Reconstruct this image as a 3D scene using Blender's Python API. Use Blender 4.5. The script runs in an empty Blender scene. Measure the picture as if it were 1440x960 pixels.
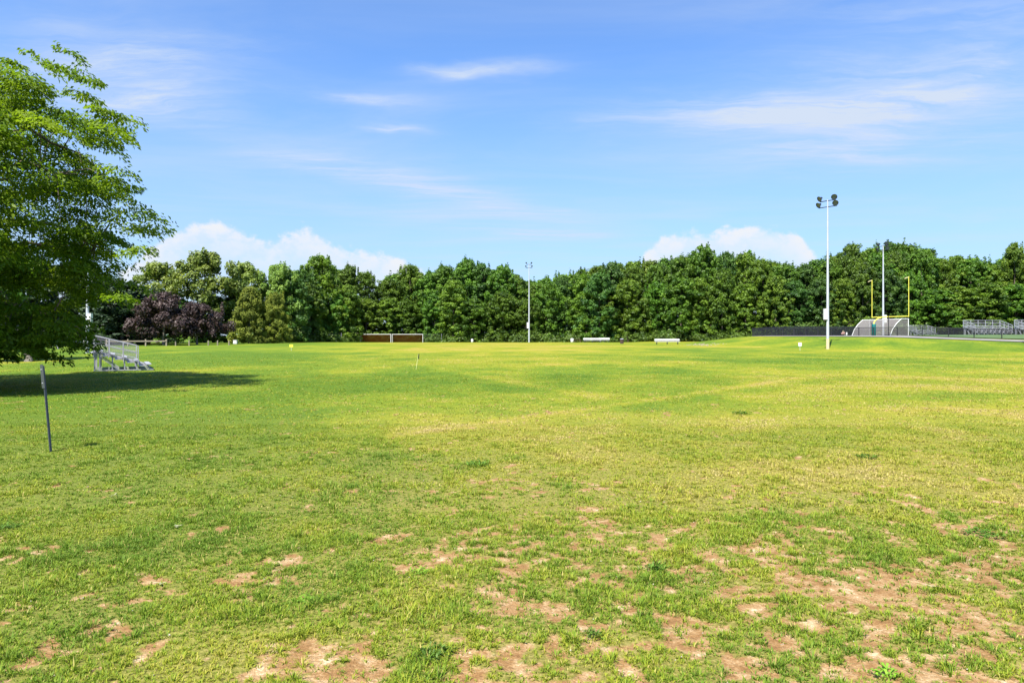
import bpy, math, random
import numpy as np

PI = math.pi
rad = math.radians
rng = np.random.default_rng(11)
random.seed(7)
S = bpy.context.scene
COL = S.collection
CAM_H = 2.2
SUNV = np.array([-0.30, -0.58, 1.0]); SUNV /= np.linalg.norm(SUNV)      # towards the sun

# ------------------------------------------------------------------ noise
def _hash(ix, iy, seed):
    n = (ix.astype(np.int64) * 374761393 + iy.astype(np.int64) * 668265263 + seed * 974634211) & 0xffffffff
    n = ((n ^ (n >> 13)) * 1274126177) & 0xffffffff
    return ((n ^ (n >> 16)) & 0xffff) / 65535.0

def vnoise(x, y, seed=0):
    x = np.asarray(x, float); y = np.asarray(y, float)
    ix = np.floor(x); iy = np.floor(y)
    fx = x - ix; fy = y - iy
    fx = fx * fx * fx * (fx * (fx * 6 - 15) + 10); fy = fy * fy * fy * (fy * (fy * 6 - 15) + 10)
    ix = ix.astype(np.int64); iy = iy.astype(np.int64)
    a = _hash(ix, iy, seed); b = _hash(ix + 1, iy, seed)
    c = _hash(ix, iy + 1, seed); d = _hash(ix + 1, iy + 1, seed)
    return (a * (1 - fx) + b * fx) * (1 - fy) + (c * (1 - fx) + d * fx) * fy

def fbm(x, y, seed=0, octs=4, gain=0.5):
    s = 0; a = 1; t = 0
    for o in range(octs):
        ca, sa = math.cos(0.6 * o), math.sin(0.6 * o)
        f = 2.03 ** o
        s = s + a * vnoise((x * ca - y * sa) * f + 17.3 * o, (x * sa + y * ca) * f + 5.1 * o, seed + o)
        t += a; a *= gain
    return s / t

def sstep(a, b, x):
    t = np.clip((x - a) / (b - a), 0, 1)
    return t * t * (3 - 2 * t)

# ------------------------------------------------------------------ terrain
HILL = np.array([(150, 15), (90, 38), (64, 57), (52.5, 70), (37.5, 82), (31.5, 103), (31.0, 122), (38, 146), (62, 172),
                 (200, 300), (420, 300), (420, 15)], float)

def hill_dist(x, y):
    """signed distance past the toe of the embankment, positive on the high side"""
    x = np.asarray(x, float); y = np.asarray(y, float)
    d = np.full(np.broadcast(x, y).shape, 1e9)
    inside = np.zeros(d.shape, bool)
    n = len(HILL)
    for i in range(n):
        (x0, y0), (x1, y1) = HILL[i], HILL[(i + 1) % n]
        if i < 9:
            dx, dy = x1 - x0, y1 - y0
            t = np.clip(((x - x0) * dx + (y - y0) * dy) / (dx * dx + dy * dy), 0, 1)
            d = np.minimum(d, np.hypot(x - x0 - t * dx, y - y0 - t * dy))
        cond = ((y0 > y) != (y1 > y)) & (x < (x1 - x0) * (y - y0) / ((y1 - y0) if y1 != y0 else 1e-9) + x0)
        inside ^= cond
    return np.where(inside, d, -d)

SLOPE_W = 13.0
def terrain(x, y):
    x = np.asarray(x, float); y = np.asarray(y, float)
    b = 0.88 * (1 - np.exp(-np.maximum(0, y - 28) / 60.0))
    b = b - 0.62 * sstep(150, 166, y) * (1 - sstep(20, 34, x)) * sstep(-75, -50, x)
    b = b + 0.05 * (fbm(x * 0.08, y * 0.08, 31, 3) - 0.5) * sstep(2, 12, y)
    u = hill_dist(x, y)
    top = 2.09 - 0.9 * sstep(44, 68, x) * (1 - sstep(95, 120, y))
    h = sstep(-1.5, SLOPE_W, u)
    z = b * (1 - h) + top * h
    v = np.maximum(0, u - SLOPE_W)
    cap = np.minimum(2.15 - top, 0.065 * v)
    z = z + np.where(u > SLOPE_W, np.maximum(cap, 0), 0) + 0.16 * sstep(11, 40, v)
    return z

def tz(x, y):
    return float(terrain(np.array([x]), np.array([y]))[0])

def spot(px, Y):
    """ground point a distance Y out on the bearing px"""
    X = (px - 720) / 960.0 * Y
    return X, Y, tz(X, Y)

# ------------------------------------------------------------------ materials
def new_mat(name):
    m = bpy.data.materials.new(name); m.use_nodes = True
    nt = m.node_tree
    for n in list(nt.nodes): nt.nodes.remove(n)
    out = nt.nodes.new('ShaderNodeOutputMaterial')
    return m, nt, out

def N(nt, kind, **kw):
    n = nt.nodes.new(kind)
    for k, v in kw.items():
        if k.startswith('i_'):
            key = k[2:]
            key = int(key) if key.isdigit() else key.replace('_', ' ')
            n.inputs[key].default_value = v
        else: setattr(n, k, v)
    return n

def ramp(nt, fac, stops):
    r = nt.nodes.new('ShaderNodeValToRGB')
    el = r.color_ramp.elements
    while len(el) < len(stops): el.new(0.5)
    for e, (p, c) in zip(el, stops):
        e.position = p; e.color = c if len(c) == 4 else (*c, 1)
    nt.links.new(fac, r.inputs[0]); return r.outputs[0]

def mth(nt, op, a, b=None, c=None, clamp=False):
    n = nt.nodes.new('ShaderNodeMath'); n.operation = op; n.use_clamp = clamp
    for i, v in enumerate((a, b, c)):
        if v is None: continue
        if hasattr(v, 'is_linked'): nt.links.new(v, n.inputs[i])
        else: n.inputs[i].default_value = v
    return n.outputs[0]

def mixc(nt, fac, a, b, mode='MIX'):
    n = nt.nodes.new('ShaderNodeMix'); n.data_type = 'RGBA'; n.blend_type = mode
    for sock, v in ((n.inputs[0], fac), (n.inputs[6], a), (n.inputs[7], b)):
        if hasattr(v, 'is_linked'): nt.links.new(v, sock)
        elif isinstance(v, (int, float)): sock.default_value = v
        else: sock.default_value = (*v, 1) if len(v) == 3 else v
    return n.outputs[2]

def smooth_map(nt, v, a, b):
    n = nt.nodes.new('ShaderNodeMapRange'); n.interpolation_type = 'SMOOTHSTEP'
    nt.links.new(v, n.inputs[0]); n.inputs[1].default_value = a; n.inputs[2].default_value = b
    return n.outputs[0]

def solid(name, c1, c2=None, rough=0.6, metal=0.0, scale=6.0, bump=0.0):
    m, nt, out = new_mat(name)
    b = N(nt, 'ShaderNodeBsdfPrincipled'); b.inputs['Roughness'].default_value = rough; b.inputs['Metallic'].default_value = metal
    tc = N(nt, 'ShaderNodeTexCoord')
    no = N(nt, 'ShaderNodeTexNoise', i_Scale=scale, i_Detail=5.0, i_Roughness=0.6)
    nt.links.new(tc.outputs['Object'], no.inputs['Vector'])
    c2 = c2 or tuple(x * 0.75 for x in c1)
    nt.links.new(ramp(nt, no.outputs['Fac'], [(0.35, c2), (0.65, c1)]), b.inputs['Base Color'])
    if bump:
        bp = N(nt, 'ShaderNodeBump', i_Strength=bump); nt.links.new(no.outputs['Fac'], bp.inputs['Height'])
        nt.links.new(bp.outputs[0], b.inputs['Normal'])
    nt.links.new(b.outputs[0], out.inputs[0])
    return m

def leaf_mat(name, dark, light, trans=0.3, rough=0.55, spread=0.06, spec=0.35):
    m, nt, out = new_mat(name)
    at = N(nt, 'ShaderNodeAttribute', attribute_name='tint')
    oi = N(nt, 'ShaderNodeObjectInfo')
    col = ramp(nt, at.outputs['Fac'], [(0.0, dark), (1.0, light)])
    hs = N(nt, 'ShaderNodeHueSaturation')
    nt.links.new(mth(nt, 'MULTIPLY_ADD', oi.outputs['Random'], spread, 0.5 - spread * 0.5), hs.inputs['Hue'])
    nt.links.new(mth(nt, 'MULTIPLY_ADD', oi.outputs['Random'], 0.34, 0.85), hs.inputs['Value'])
    nt.links.new(col, hs.inputs['Color'])
    b = N(nt, 'ShaderNodeBsdfPrincipled'); b.inputs['Roughness'].default_value = rough
    b.inputs['Specular IOR Level'].default_value = spec
    nt.links.new(hs.outputs[0], b.inputs['Base Color'])
    t = N(nt, 'ShaderNodeBsdfTranslucent')
    nt.links.new(mixc(nt, 1.0, hs.outputs[0], (1.15, 1.2, 0.55), 'MULTIPLY'), t.inputs['Color'])
    mx = N(nt, 'ShaderNodeMixShader'); mx.inputs[0].default_value = trans
    nt.links.new(b.outputs[0], mx.inputs[1]); nt.links.new(t.outputs[0], mx.inputs[2])
    nt.links.new(mx.outputs[0], out.inputs[0])
    return m

def mesh_mat(name, color, cover, scale=30.0):
    """woven wire or net: fine criss-cross strands with holes between them"""
    m, nt, out = new_mat(name)
    d = N(nt, 'ShaderNodeBsdfDiffuse'); d.inputs[0].default_value = (*color, 1)
    t = N(nt, 'ShaderNodeBsdfTransparent')
    tc = N(nt, 'ShaderNodeTexCoord')
    no = N(nt, 'ShaderNodeTexNoise', i_Scale=0.9, i_Detail=3.0); nt.links.new(tc.outputs['Object'], no.inputs['Vector'])
    fac = mth(nt, 'MULTIPLY_ADD', no.outputs['Fac'], 0.16, cover - 0.08, True)
    mx = N(nt, 'ShaderNodeMixShader')
    nt.links.new(fac, mx.inputs[0])
    nt.links.new(t.outputs[0], mx.inputs[1]); nt.links.new(d.outputs[0], mx.inputs[2])
    nt.links.new(mx.outputs[0], out.inputs[0])
    return m

M = {}
M['galv'] = solid('galvanised_steel', (0.46, 0.46, 0.50), (0.32, 0.32, 0.36), 0.5, 0.3, 3)
M['polesteel'] = solid('pole_steel', (0.44, 0.46, 0.50), (0.37, 0.39, 0.43), 0.5, 0.1, 1.2)
M['alum'] = solid('aluminium', (0.44, 0.44, 0.48), (0.30, 0.30, 0.34), 0.45, 0.35, 5)
M['white'] = solid('white_paint', (0.66, 0.66, 0.65), (0.52, 0.52, 0.50), 0.55)
M['weathered'] = solid('weathered_white_wood', (0.5, 0.47, 0.44), (0.33, 0.3, 0.27), 0.8)
M['pebble'] = solid('pale_stone', (0.42, 0.38, 0.30), (0.26, 0.22, 0.16), 0.9)
M['wood'] = solid('grey_post_wood', (0.3, 0.25, 0.18), (0.17, 0.14, 0.1), 0.85)
M['bark'] = solid('bark', (0.14, 0.11, 0.085), (0.06, 0.047, 0.037), 0.95, scale=9, bump=0.4)
M['palebark'] = solid('pale_bark', (0.22, 0.19, 0.16), (0.10, 0.085, 0.07), 0.95, scale=9, bump=0.4)
M['black'] = solid('black_coating', (0.018, 0.018, 0.02), (0.01, 0.01, 0.012), 0.5)
M['dkmetal'] = solid('dark_lamp_metal', (0.04, 0.045, 0.06), (0.022, 0.026, 0.036), 0.45, 0.3)
M['chanel'] = solid('channel_steel', (0.11, 0.12, 0.14), (0.06, 0.065, 0.08), 0.5, 0.5, 14)
M['yellow'] = solid('yellow_paint', (0.66, 0.60, 0.08), (0.58, 0.52, 0.06), 0.5)
M['teal'] = solid('teal_vinyl_pad', (0.0, 0.13, 0.12), (0.0, 0.09, 0.085), 0.5)
M['signyellow'] = solid('yellow_plate', (0.62, 0.66, 0.05), (0.5, 0.55, 0.04), 0.5)
M['flag'] = solid('flag_cloth', (0.06, 0.08, 0.005), (0.035, 0.05, 0.004), 0.8)
M['palewood'] = solid('pale_stake', (0.5, 0.5, 0.2), (0.4, 0.42, 0.15), 0.8)
M['sand'] = solid('sand_paint', (0.55, 0.48, 0.28), (0.42, 0.36, 0.2), 0.7)
M['brown'] = solid('brown_plastic', (0.09, 0.055, 0.04), (0.05, 0.03, 0.022), 0.7)
M['red'] = solid('faded_red_cloth', (0.35, 0.2, 0.18), (0.22, 0.12, 0.1), 0.8)
M['glass'] = solid('lamp_glass', (0.16, 0.17, 0.19), (0.09, 0.1, 0.12), 0.15)
M['dirtbrown'] = solid('brown_net_cord', (0.19, 0.065, 0.018), (0.12, 0.04, 0.012), 0.9)
M['brownnet'] = mesh_mat('brown_goal_net', (0.17, 0.055, 0.014), 0.86, 8)
M['greynet'] = mesh_mat('grey_goal_net', (0.21, 0.195, 0.19), 0.58, 9)
M['blackmesh'] = mesh_mat('black_chain_link', (0.016, 0.016, 0.018), 0.30, 14)
M['screen'] = mesh_mat('black_wind_screen', (0.02, 0.022, 0.028), 0.80, 14)
M['railmesh'] = mesh_mat('rail_wire_mesh', (0.26, 0.26, 0.29), 0.20)
M['wire'] = mesh_mat('thin_wire', (0.12, 0.12, 0.12), 0.08)
M['chain'] = mesh_mat('grey_chain_link', (0.3, 0.3, 0.3), 0.12, 14)
M['leafgreen'] = leaf_mat('broadleaf', (0.024, 0.068, 0.007), (0.128, 0.235, 0.016), 0.28, spread=0.025)
M['leafair'] = leaf_mat('light_broadleaf', (0.085, 0.150, 0.022), (0.235, 0.310, 0.050), 0.3, spread=0.03)
M['leaflime'] = leaf_mat('light_green_leaf', (0.038, 0.090, 0.007), (0.168, 0.265, 0.020), 0.30, spread=0.02)
M['leafdeep'] = leaf_mat('deep_green_leaf', (0.020, 0.060, 0.010), (0.085, 0.170, 0.022), 0.25, spread=0.02)
M['leafdark'] = leaf_mat('dark_green_leaf', (0.010, 0.026, 0.010), (0.034, 0.066, 0.018), 0.12, spread=0.0)  # much darker green than the other leaves, for the left tree row
M['leaffresh'] = leaf_mat('fresh_leaf', (0.045, 0.125, 0.010), (0.085, 0.19, 0.016), 0.3, spread=0.0)
M['leafpurple'] = leaf_mat('purple_leaf', (0.024, 0.014, 0.012), (0.066, 0.042, 0.037), 0.15, spread=0.0)
M['leafcedar'] = leaf_mat('cedar_needle', (0.072, 0.098, 0.008), (0.165, 0.195, 0.016), 0.12, rough=0.8, spread=0.0)
M['leaflocust'] = leaf_mat('locust_leaf', (0.080, 0.155, 0.010), (0.21, 0.30, 0.018), 0.55, spread=0.0, spec=0.25)
M['scrub'] = leaf_mat('scrub_leaf', (0.034, 0.07, 0.010), (0.10, 0.16, 0.018), 0.25, spread=0.0)
M['weed'] = leaf_mat('weed_leaf', (0.045, 0.105, 0.01), (0.12, 0.22, 0.02), 0.25, spread=0.0)
M['limeweed'] = leaf_mat('lime_weed_leaf', (0.13, 0.26, 0.02), (0.2, 0.36, 0.03), 0.3, spread=0.0)
M['paleleaf'] = leaf_mat('pale_dead_leaf', (0.26, 0.26, 0.14), (0.42, 0.42, 0.26), 0.1, spread=0.0)
M['blade'] = None

# ------------------------------------------------------------------ mesh helpers
def set_poly_mesh(name, verts, faces, mat, tint=None, smooth=False, domain='FACE', colors=None):
    """verts (n,3) array, faces (m,k) array of one polygon size"""
    me = bpy.data.meshes.new(name)
    verts = np.ascontiguousarray(verts, np.float32); faces = np.ascontiguousarray(faces, np.int32)
    m, k = faces.shape
    me.vertices.add(len(verts)); me.vertices.foreach_set('co', verts.ravel())
    me.loops.add(m * k); me.loops.foreach_set('vertex_index', faces.ravel())
    me.polygons.add(m); me.polygons.foreach_set('loop_start', np.arange(0, m * k, k, dtype=np.int32))
    if tint is not None:
        a = me.attributes.new('tint', 'FLOAT', domain); a.data.foreach_set('value', np.ascontiguousarray(tint, np.float32))
    if smooth: me.polygons.foreach_set('use_smooth', np.ones(m, bool))
    me.update(calc_edges=True)
    if mat: me.materials.append(mat)
    return me

def link(name, me, parent=None, loc=(0, 0, 0)):
    o = bpy.data.objects.new(name, me); COL.objects.link(o); o.location = loc
    if parent is not None: o.parent = parent
    return o

def tag(o, label=None, cat=None, group=None, kind=None):
    if label: o['label'] = label
    if cat: o['category'] = cat
    if group: o['group'] = group
    if kind: o['kind'] = kind
    return o

def thing(name, label, cat, loc=(0, 0, 0), rz=0.0, group=None):
    o = bpy.data.objects.new(name, None); COL.objects.link(o)
    o.empty_display_size = 0.2
    o.location = loc; o.rotation_euler = (0, 0, rz)
    return tag(o, label, cat, group)

def dup(root, loc=None, rz=None, scale=None, label=None):
    c = root.copy(); COL.objects.link(c)
    def kids(src, dst):
        for ch in list(src.children):
            d = ch.copy(); COL.objects.link(d); d.parent = dst
            kids(ch, d)
    kids(root, c)
    if loc is not None: c.location = loc
    if rz is not None: c.rotation_euler = (0, 0, rz)
    if scale is not None: c.scale = scale
    if label: c['label'] = label
    return c

class MB:
    def __init__(s): s.v = []; s.f = []
    def add(s, vs, fs):
        o = len(s.v); s.v += [tuple(map(float, p)) for p in vs]; s.f += [tuple(i + o for i in f) for f in fs]
    def box(s, c, d):
        x, y, z = c; a, b, h = d[0] / 2, d[1] / 2, d[2] / 2
        s.add([(x - a, y - b, z - h), (x + a, y - b, z - h), (x + a, y + b, z - h), (x - a, y + b, z - h),
               (x - a, y - b, z + h), (x + a, y - b, z + h), (x + a, y + b, z + h), (x - a, y + b, z + h)],
              [(3, 2, 1, 0), (4, 5, 6, 7), (0, 1, 5, 4), (1, 2, 6, 5), (2, 3, 7, 6), (3, 0, 4, 7)])
    def bar(s, p0, p1, w, h, up=(0, 0, 1)):
        p0 = np.array(p0, float); p1 = np.array(p1, float); d = p1 - p0; d /= np.linalg.norm(d)
        up = np.array(up, float)
        if abs(d @ up) > 0.95: up = np.array((1.0, 0, 0))
        a = np.cross(d, up); a /= np.linalg.norm(a); b = np.cross(a, d)
        vs = []
        for p in (p0, p1):
            for i, j in ((-1, -1), (1, -1), (1, 1), (-1, 1)): vs.append(p + a * i * w / 2 + b * j * h / 2)
        s.add(vs, [(3, 2, 1, 0), (4, 5, 6, 7), (0, 1, 5, 4), (1, 2, 6, 5), (2, 3, 7, 6), (3, 0, 4, 7)])
    def tube(s, pts, rs, n=8, cap=True):
        pts = [np.array(p, float) for p in pts]
        if not hasattr(rs, '__len__'): rs = [rs] * len(pts)
        vs = []; fs = []
        a = None
        for i, p in enumerate(pts):
            d = pts[min(i + 1, len(pts) - 1)] - pts[max(i - 1, 0)]; d /= np.linalg.norm(d) + 1e-9
            if a is None:
                ref = np.array((0, 0, 1.0)) if abs(d[2]) < 0.9 else np.array((1.0, 0, 0))
                a = np.cross(d, ref)
            else: a = a - d * (a @ d)
            a /= np.linalg.norm(a) + 1e-9
            b = np.cross(d, a)
            for k in range(n):
                t = 2 * PI * k / n
                vs.append(p + (a * math.cos(t) + b * math.sin(t)) * rs[i])
        for i in range(len(pts) - 1):
            for k in range(n):
                k2 = (k + 1) % n
                fs.append((i * n + k, i * n + k2, (i + 1) * n + k2, (i + 1) * n + k))
        if cap:
            o = len(vs); vs += vs[:n] + vs[(len(pts) - 1) * n:len(pts) * n]
            fs.append(tuple(o + k for k in range(n - 1, -1, -1))); fs.append(tuple(o + n + k for k in range(n)))
        s.add(vs, fs)
    def sheet(s, pts): s.add(pts, [tuple(range(len(pts)))])
    def lathe(s, prof, n=16, c=(0, 0, 0), axis=(0, 0, 1)):
        ax = np.array(axis, float); ax /= np.linalg.norm(ax)
        ref = np.array((0, 0, 1.0)) if abs(ax[2]) < 0.9 else np.array((1.0, 0, 0))
        a = np.cross(ax, ref); a /= np.linalg.norm(a); b = np.cross(ax, a); c = np.array(c, float)
        vs = []; fs = []
        for r, h in prof:
            for k in range(n):
                t = 2 * PI * k / n; vs.append(c + ax * h + (a * math.cos(t) + b * math.sin(t)) * r)
        for i in range(len(prof) - 1):
            for k in range(n):
                k2 = (k + 1) % n; fs.append((i * n + k, i * n + k2, (i + 1) * n + k2, (i + 1) * n + k))
        s.add(vs, fs)
    def build(s, name, mat, parent=None, loc=(0, 0, 0), smooth=False):
        me = bpy.data.meshes.new(name); me.from_pydata(s.v, [], s.f); me.update()
        if mat: me.materials.append(mat)
        if smooth:
            me.polygons.foreach_set('use_smooth', np.ones(len(me.polygons), bool))
        return link(name, me, parent, loc)

# ------------------------------------------------------------------ camera, light, sky
cam = bpy.data.cameras.new('camera'); co = bpy.data.objects.new('camera', cam); COL.objects.link(co)
cam.lens = 24.0; cam.sensor_width = 36.0; cam.sensor_fit = 'HORIZONTAL'; cam.shift_y = -8 / 1440
cam.clip_end = 20000; cam.clip_start = 0.05
co.location = (0, 0, CAM_H); co.rotation_euler = (rad(90), 0, 0)
S.camera = co
S.render.engine = 'CYCLES'
S.cycles.max_bounces = 6; S.cycles.transparent_max_bounces = 12; S.cycles.transmission_bounces = 3
S.cycles.diffuse_bounces = 3; S.cycles.glossy_bounces = 2
S.view_settings.view_transform = 'Standard'; S.view_settings.look = 'None'
S.view_settings.exposure = 1.38; S.view_settings.gamma = 1.0

elev = math.asin(SUNV[2]); azim = math.atan2(SUNV[0], SUNV[1])
sun = bpy.data.lights.new('sun', 'SUN'); so = bpy.data.objects.new('sun', sun); COL.objects.link(so)
sun.energy = 4.7; sun.angle = rad(0.55); sun.color = (1.0, 0.95, 0.86)
so.location = (-30, -58, 100)
from mathutils import Vector
so.rotation_euler = Vector(tuple(-SUNV)).to_track_quat('-Z', 'Y').to_euler()

w = bpy.data.worlds.new('World'); S.world = w; w.use_nodes = True
nt = w.node_tree
for n in list(nt.nodes): nt.nodes.remove(n)
wo = nt.nodes.new('ShaderNodeOutputWorld'); bg = nt.nodes.new('ShaderNodeBackground')
nt.links.new(bg.outputs[0], wo.inputs[0])
sky = nt.nodes.new('ShaderNodeTexSky'); sky.sky_type = 'NISHITA'; sky.sun_disc = False
sky.sun_elevation = elev; sky.sun_rotation = azim; sky.air_density = 1.0; sky.dust_density = 0.6; sky.ozone_density = 2.0
sky.altitude = 0
hs = nt.nodes.new('ShaderNodeHueSaturation'); hs.inputs['Saturation'].default_value = 1.06; hs.inputs['Hue'].default_value = 0.505
nt.links.new(mixc(nt, 1.0, sky.outputs[0], (0.72, 0.94, 1.14), 'MULTIPLY'), hs.inputs['Color'])
tc = nt.nodes.new('ShaderNodeTexCoord')
sp = nt.nodes.new('ShaderNodeSeparateXYZ'); nt.links.new(tc.outputs['Generated'], sp.inputs[0])
dx, dy, dz = sp.outputs
# the high cloud sheet: where a view ray meets a plane far overhead
zc = mth(nt, 'MAXIMUM', dz, 0.03)
px_ = mth(nt, 'DIVIDE', dx, zc); py_ = mth(nt, 'DIVIDE', dy, zc)
def vec(x, y, z=0.0):
    c = nt.nodes.new('ShaderNodeCombineXYZ')
    for i, v in enumerate((x, y, z)):
        if hasattr(v, 'is_linked'): nt.links.new(v, c.inputs[i])
        else: c.inputs[i].default_value = v
    return c.outputs[0]
plane = vec(px_, py_)
def cloudnoise(v, scale, rot=0.0, sx=1.0, sy=1.0, detail=6.0, rough=0.55, dist=0.0, off=(0, 0, 0)):
    mp = nt.nodes.new('ShaderNodeMapping'); mp.inputs['Rotation'].default_value = (0, 0, rot)
    mp.inputs['Scale'].default_value = (sx, sy, 1); mp.inputs['Location'].default_value = off
    nt.links.new(v, mp.inputs['Vector'])
    no = nt.nodes.new('ShaderNodeTexNoise'); no.inputs['Scale'].default_value = scale; no.inputs['Detail'].default_value = detail
    no.inputs['Roughness'].default_value = rough; no.inputs['Distortion'].default_value = dist
    nt.links.new(mp.outputs[0], no.inputs['Vector']); return no.outputs['Fac']
def pl(px, py):
    v = (472 - py) / 960.0; u = (px - 720) / 960.0
    return (u / v, 1 / v)
def warp(v, sc, amp, off):
    mp = nt.nodes.new('ShaderNodeMapping'); mp.inputs['Location'].default_value = off
    nt.links.new(plane, mp.inputs['Vector'])
    no = nt.nodes.new('ShaderNodeTexNoise'); no.inputs['Scale'].default_value = sc; no.inputs['Detail'].default_value = 5; no.inputs['Roughness'].default_value = 0.6
    nt.links.new(mp.outputs[0], no.inputs['Vector'])
    return mth(nt, 'ADD', v, mth(nt, 'MULTIPLY', mth(nt, 'SUBTRACT', no.outputs['Fac'], 0.5), amp))
wx_ = warp(px_, 0.9, 0.8, (7, 2, 0)); wy_ = warp(py_, 0.9, 0.6, (1, 9, 0))
fib = smooth_map(nt, cloudnoise(vec(wx_, wy_), 3.2, rad(-32), 0.35, 1.8, 8, 0.68, 0.5, (2, 5, 0)), 0.25, 0.75)
def streak(a, b, width, soft_noise, amt):
    """a long wisp of high cloud between two points of the cloud sheet"""
    (ax, ay), (bx, by) = a, b
    L2 = (bx - ax) ** 2 + (by - ay) ** 2; L = math.sqrt(L2); ex, ey = (bx - ax) / L, (by - ay) / L
    rx = mth(nt, 'SUBTRACT', wx_, ax); ry = mth(nt, 'SUBTRACT', wy_, ay)
    t = mth(nt, 'ADD', mth(nt, 'MULTIPLY', rx, ex), mth(nt, 'MULTIPLY', ry, ey))
    d = mth(nt, 'ADD', mth(nt, 'MULTIPLY', rx, -ey), mth(nt, 'MULTIPLY', ry, ex))
    tn = mth(nt, 'MULTIPLY_ADD', t, 2.0 / L, -1.0)
    q = mth(nt, 'ADD', mth(nt, 'POWER', mth(nt, 'DIVIDE', d, width), 2.0), mth(nt, 'POWER', tn, 2.0))
    e = mth(nt, 'EXPONENT', mth(nt, 'MULTIPLY', q, -1.4))
    return mth(nt, 'MULTIPLY', mth(nt, 'MULTIPLY', e, soft_noise), amt * 1.85)
n_w = cloudnoise(plane, 1.3, rad(-25), 0.6, 1.4, 6, 0.58, 0.5)
n_s = mth(nt, 'MULTIPLY_ADD', mth(nt, 'MULTIPLY', smooth_map(nt, n_w, 0.2, 0.75), fib), 1.0, 0.10)
n_f = smooth_map(nt, cloudnoise(plane, 0.8, rad(-30), 0.7, 1.2, 6, 0.58, 0.6, (3, 1, 0)), 0.36, 0.78)
wisps = [streak(pl(165, 150), pl(800, 312), 0.34, n_s, 0.62),
         streak(pl(-40, 60), pl(290, 150), 0.62, n_s, 0.95),
         streak(pl(590, 97), pl(770, 97), 0.085, n_s, 0.75),
         streak(pl(430, 138), pl(620, 146), 0.10, n_s, 0.55),
         streak(pl(530, 178), pl(600, 180), 0.10, n_s, 0.55),
         streak(pl(830, 170), pl(1250, 160), 0.34, n_s, 0.75),
         streak(pl(1120, 110), pl(1460, 120), 0.5, n_s, 0.70),
         streak(pl(1000, 40), pl(1440, 60), 0.35, n_s, 0.42),
         streak(pl(960, 215), pl(1500, 190), 0.75, n_s, 0.60),
         streak(pl(640, 325), pl(880, 335), 0.5, n_s, 0.65),
         streak(pl(480, 300), pl(900, 295), 0.7, n_s, 0.35)]
cir = wisps[0]
for q in wisps[1:]: cir = mth(nt, 'ADD', cir, q)
cir = mth(nt, 'ADD', cir, mth(nt, 'MULTIPLY', n_f, 0.30))
cir = mth(nt, 'MULTIPLY', cir, smooth_map(nt, dz, 0.02, 0.10), None, True)
# pale veil towards the horizon
veil = mth(nt, 'MULTIPLY', mth(nt, 'SUBTRACT', 1.0, smooth_map(nt, dz, -0.03, 0.46)), 0.76)
# heaped clouds low over the wood, by bearing and height
az = mth(nt, 'ARCTAN2', dx, dy); azn = mth(nt, 'DIVIDE', mth(nt, 'ADD', az, PI), 2 * PI)
def bear(px): return (math.atan2((px - 720) / 960.0, 1) + PI) / (2 * PI)
def elv(px, py):
    u = (px - 720) / 960.0; v = (472 - py) / 960.0
    return v / math.sqrt(1 + u * u + v * v)
tops = [(150, 400), (205, 345), (255, 318), (300, 308), (345, 322), (385, 342), (412, 320), (440, 322), (480, 348), (520, 352), (560, 362), (610, 382),
        (640, 420), (880, 420), (915, 332), (960, 322), (1000, 325), (1030, 325), (1070, 310), (1110, 318), (1140, 345), (1180, 400)]
rp = nt.nodes.new('ShaderNodeValToRGB'); rp.color_ramp.interpolation = 'B_SPLINE'
el = rp.color_ramp.elements
stops = [(0.0, 0.0)] + [(bear(p), elv(p, y)) for p, y in tops] + [(1.0, 0.0)]
while len(el) < len(stops): el.new(0.5)
for e, (p, v) in zip(el, stops): e.position = p; e.color = (v, v, v, 1)
nt.links.new(azn, rp.inputs[0])
ang = vec(az, mth(nt, 'MULTIPLY', dz, 1.3))
puff = cloudnoise(ang, 15.0, 0, 1, 1, 8, 0.6, 0.25)
puff2 = cloudnoise(ang, 45.0, 0, 1, 1, 6, 0.6, 0.2, (4, 2, 0))
hgt = mth(nt, 'SUBTRACT', rp.outputs[0], dz)
hgt = mth(nt, 'ADD', hgt, mth(nt, 'MULTIPLY', mth(nt, 'SUBTRACT', puff, 0.5), 0.055))
hgt = mth(nt, 'ADD', hgt, mth(nt, 'MULTIPLY', mth(nt, 'SUBTRACT', puff2, 0.5), 0.026))
cum = mth(nt, 'MULTIPLY', smooth_map(nt, hgt, -0.003, 0.010), mth(nt, 'MULTIPLY_ADD', smooth_map(nt, mth(nt, 'MULTIPLY_ADD', puff2, 0.4, mth(nt, 'MULTIPLY', puff, 0.6)), 0.38, 0.60), 0.55, 0.45))
cum = mth(nt, 'MULTIPLY', cum, mth(nt, 'SUBTRACT', 1.0, mth(nt, 'MULTIPLY', smooth_map(nt, hgt, 0.004, 0.075), 0.72)))
cum = mth(nt, 'MULTIPLY', cum, smooth_map(nt, rp.outputs[0], 0.03, 0.09))
c0 = mixc(nt, veil, hs.outputs[0], (2.0, 2.72, 3.85))
c1 = mixc(nt, cir, c0, (2.9, 3.35, 4.1))
c2 = mixc(nt, cum, c1, (3.85, 3.95, 4.15))
nt.links.new(c2, bg.inputs['Color'])
bg.inputs['Strength'].default_value = 0.088

# ------------------------------------------------------------------ turf masks (in metres on the ground)
def seg_dist(x, y, a, b):
    (ax, ay), (bx, by) = a, b; dx, dy = bx - ax, by - ay
    t = np.clip(((x - ax) * dx + (y - ay) * dy) / (dx * dx + dy * dy), 0, 1)
    return np.hypot(x - ax - t * dx, y - ay - t * dy)

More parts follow.
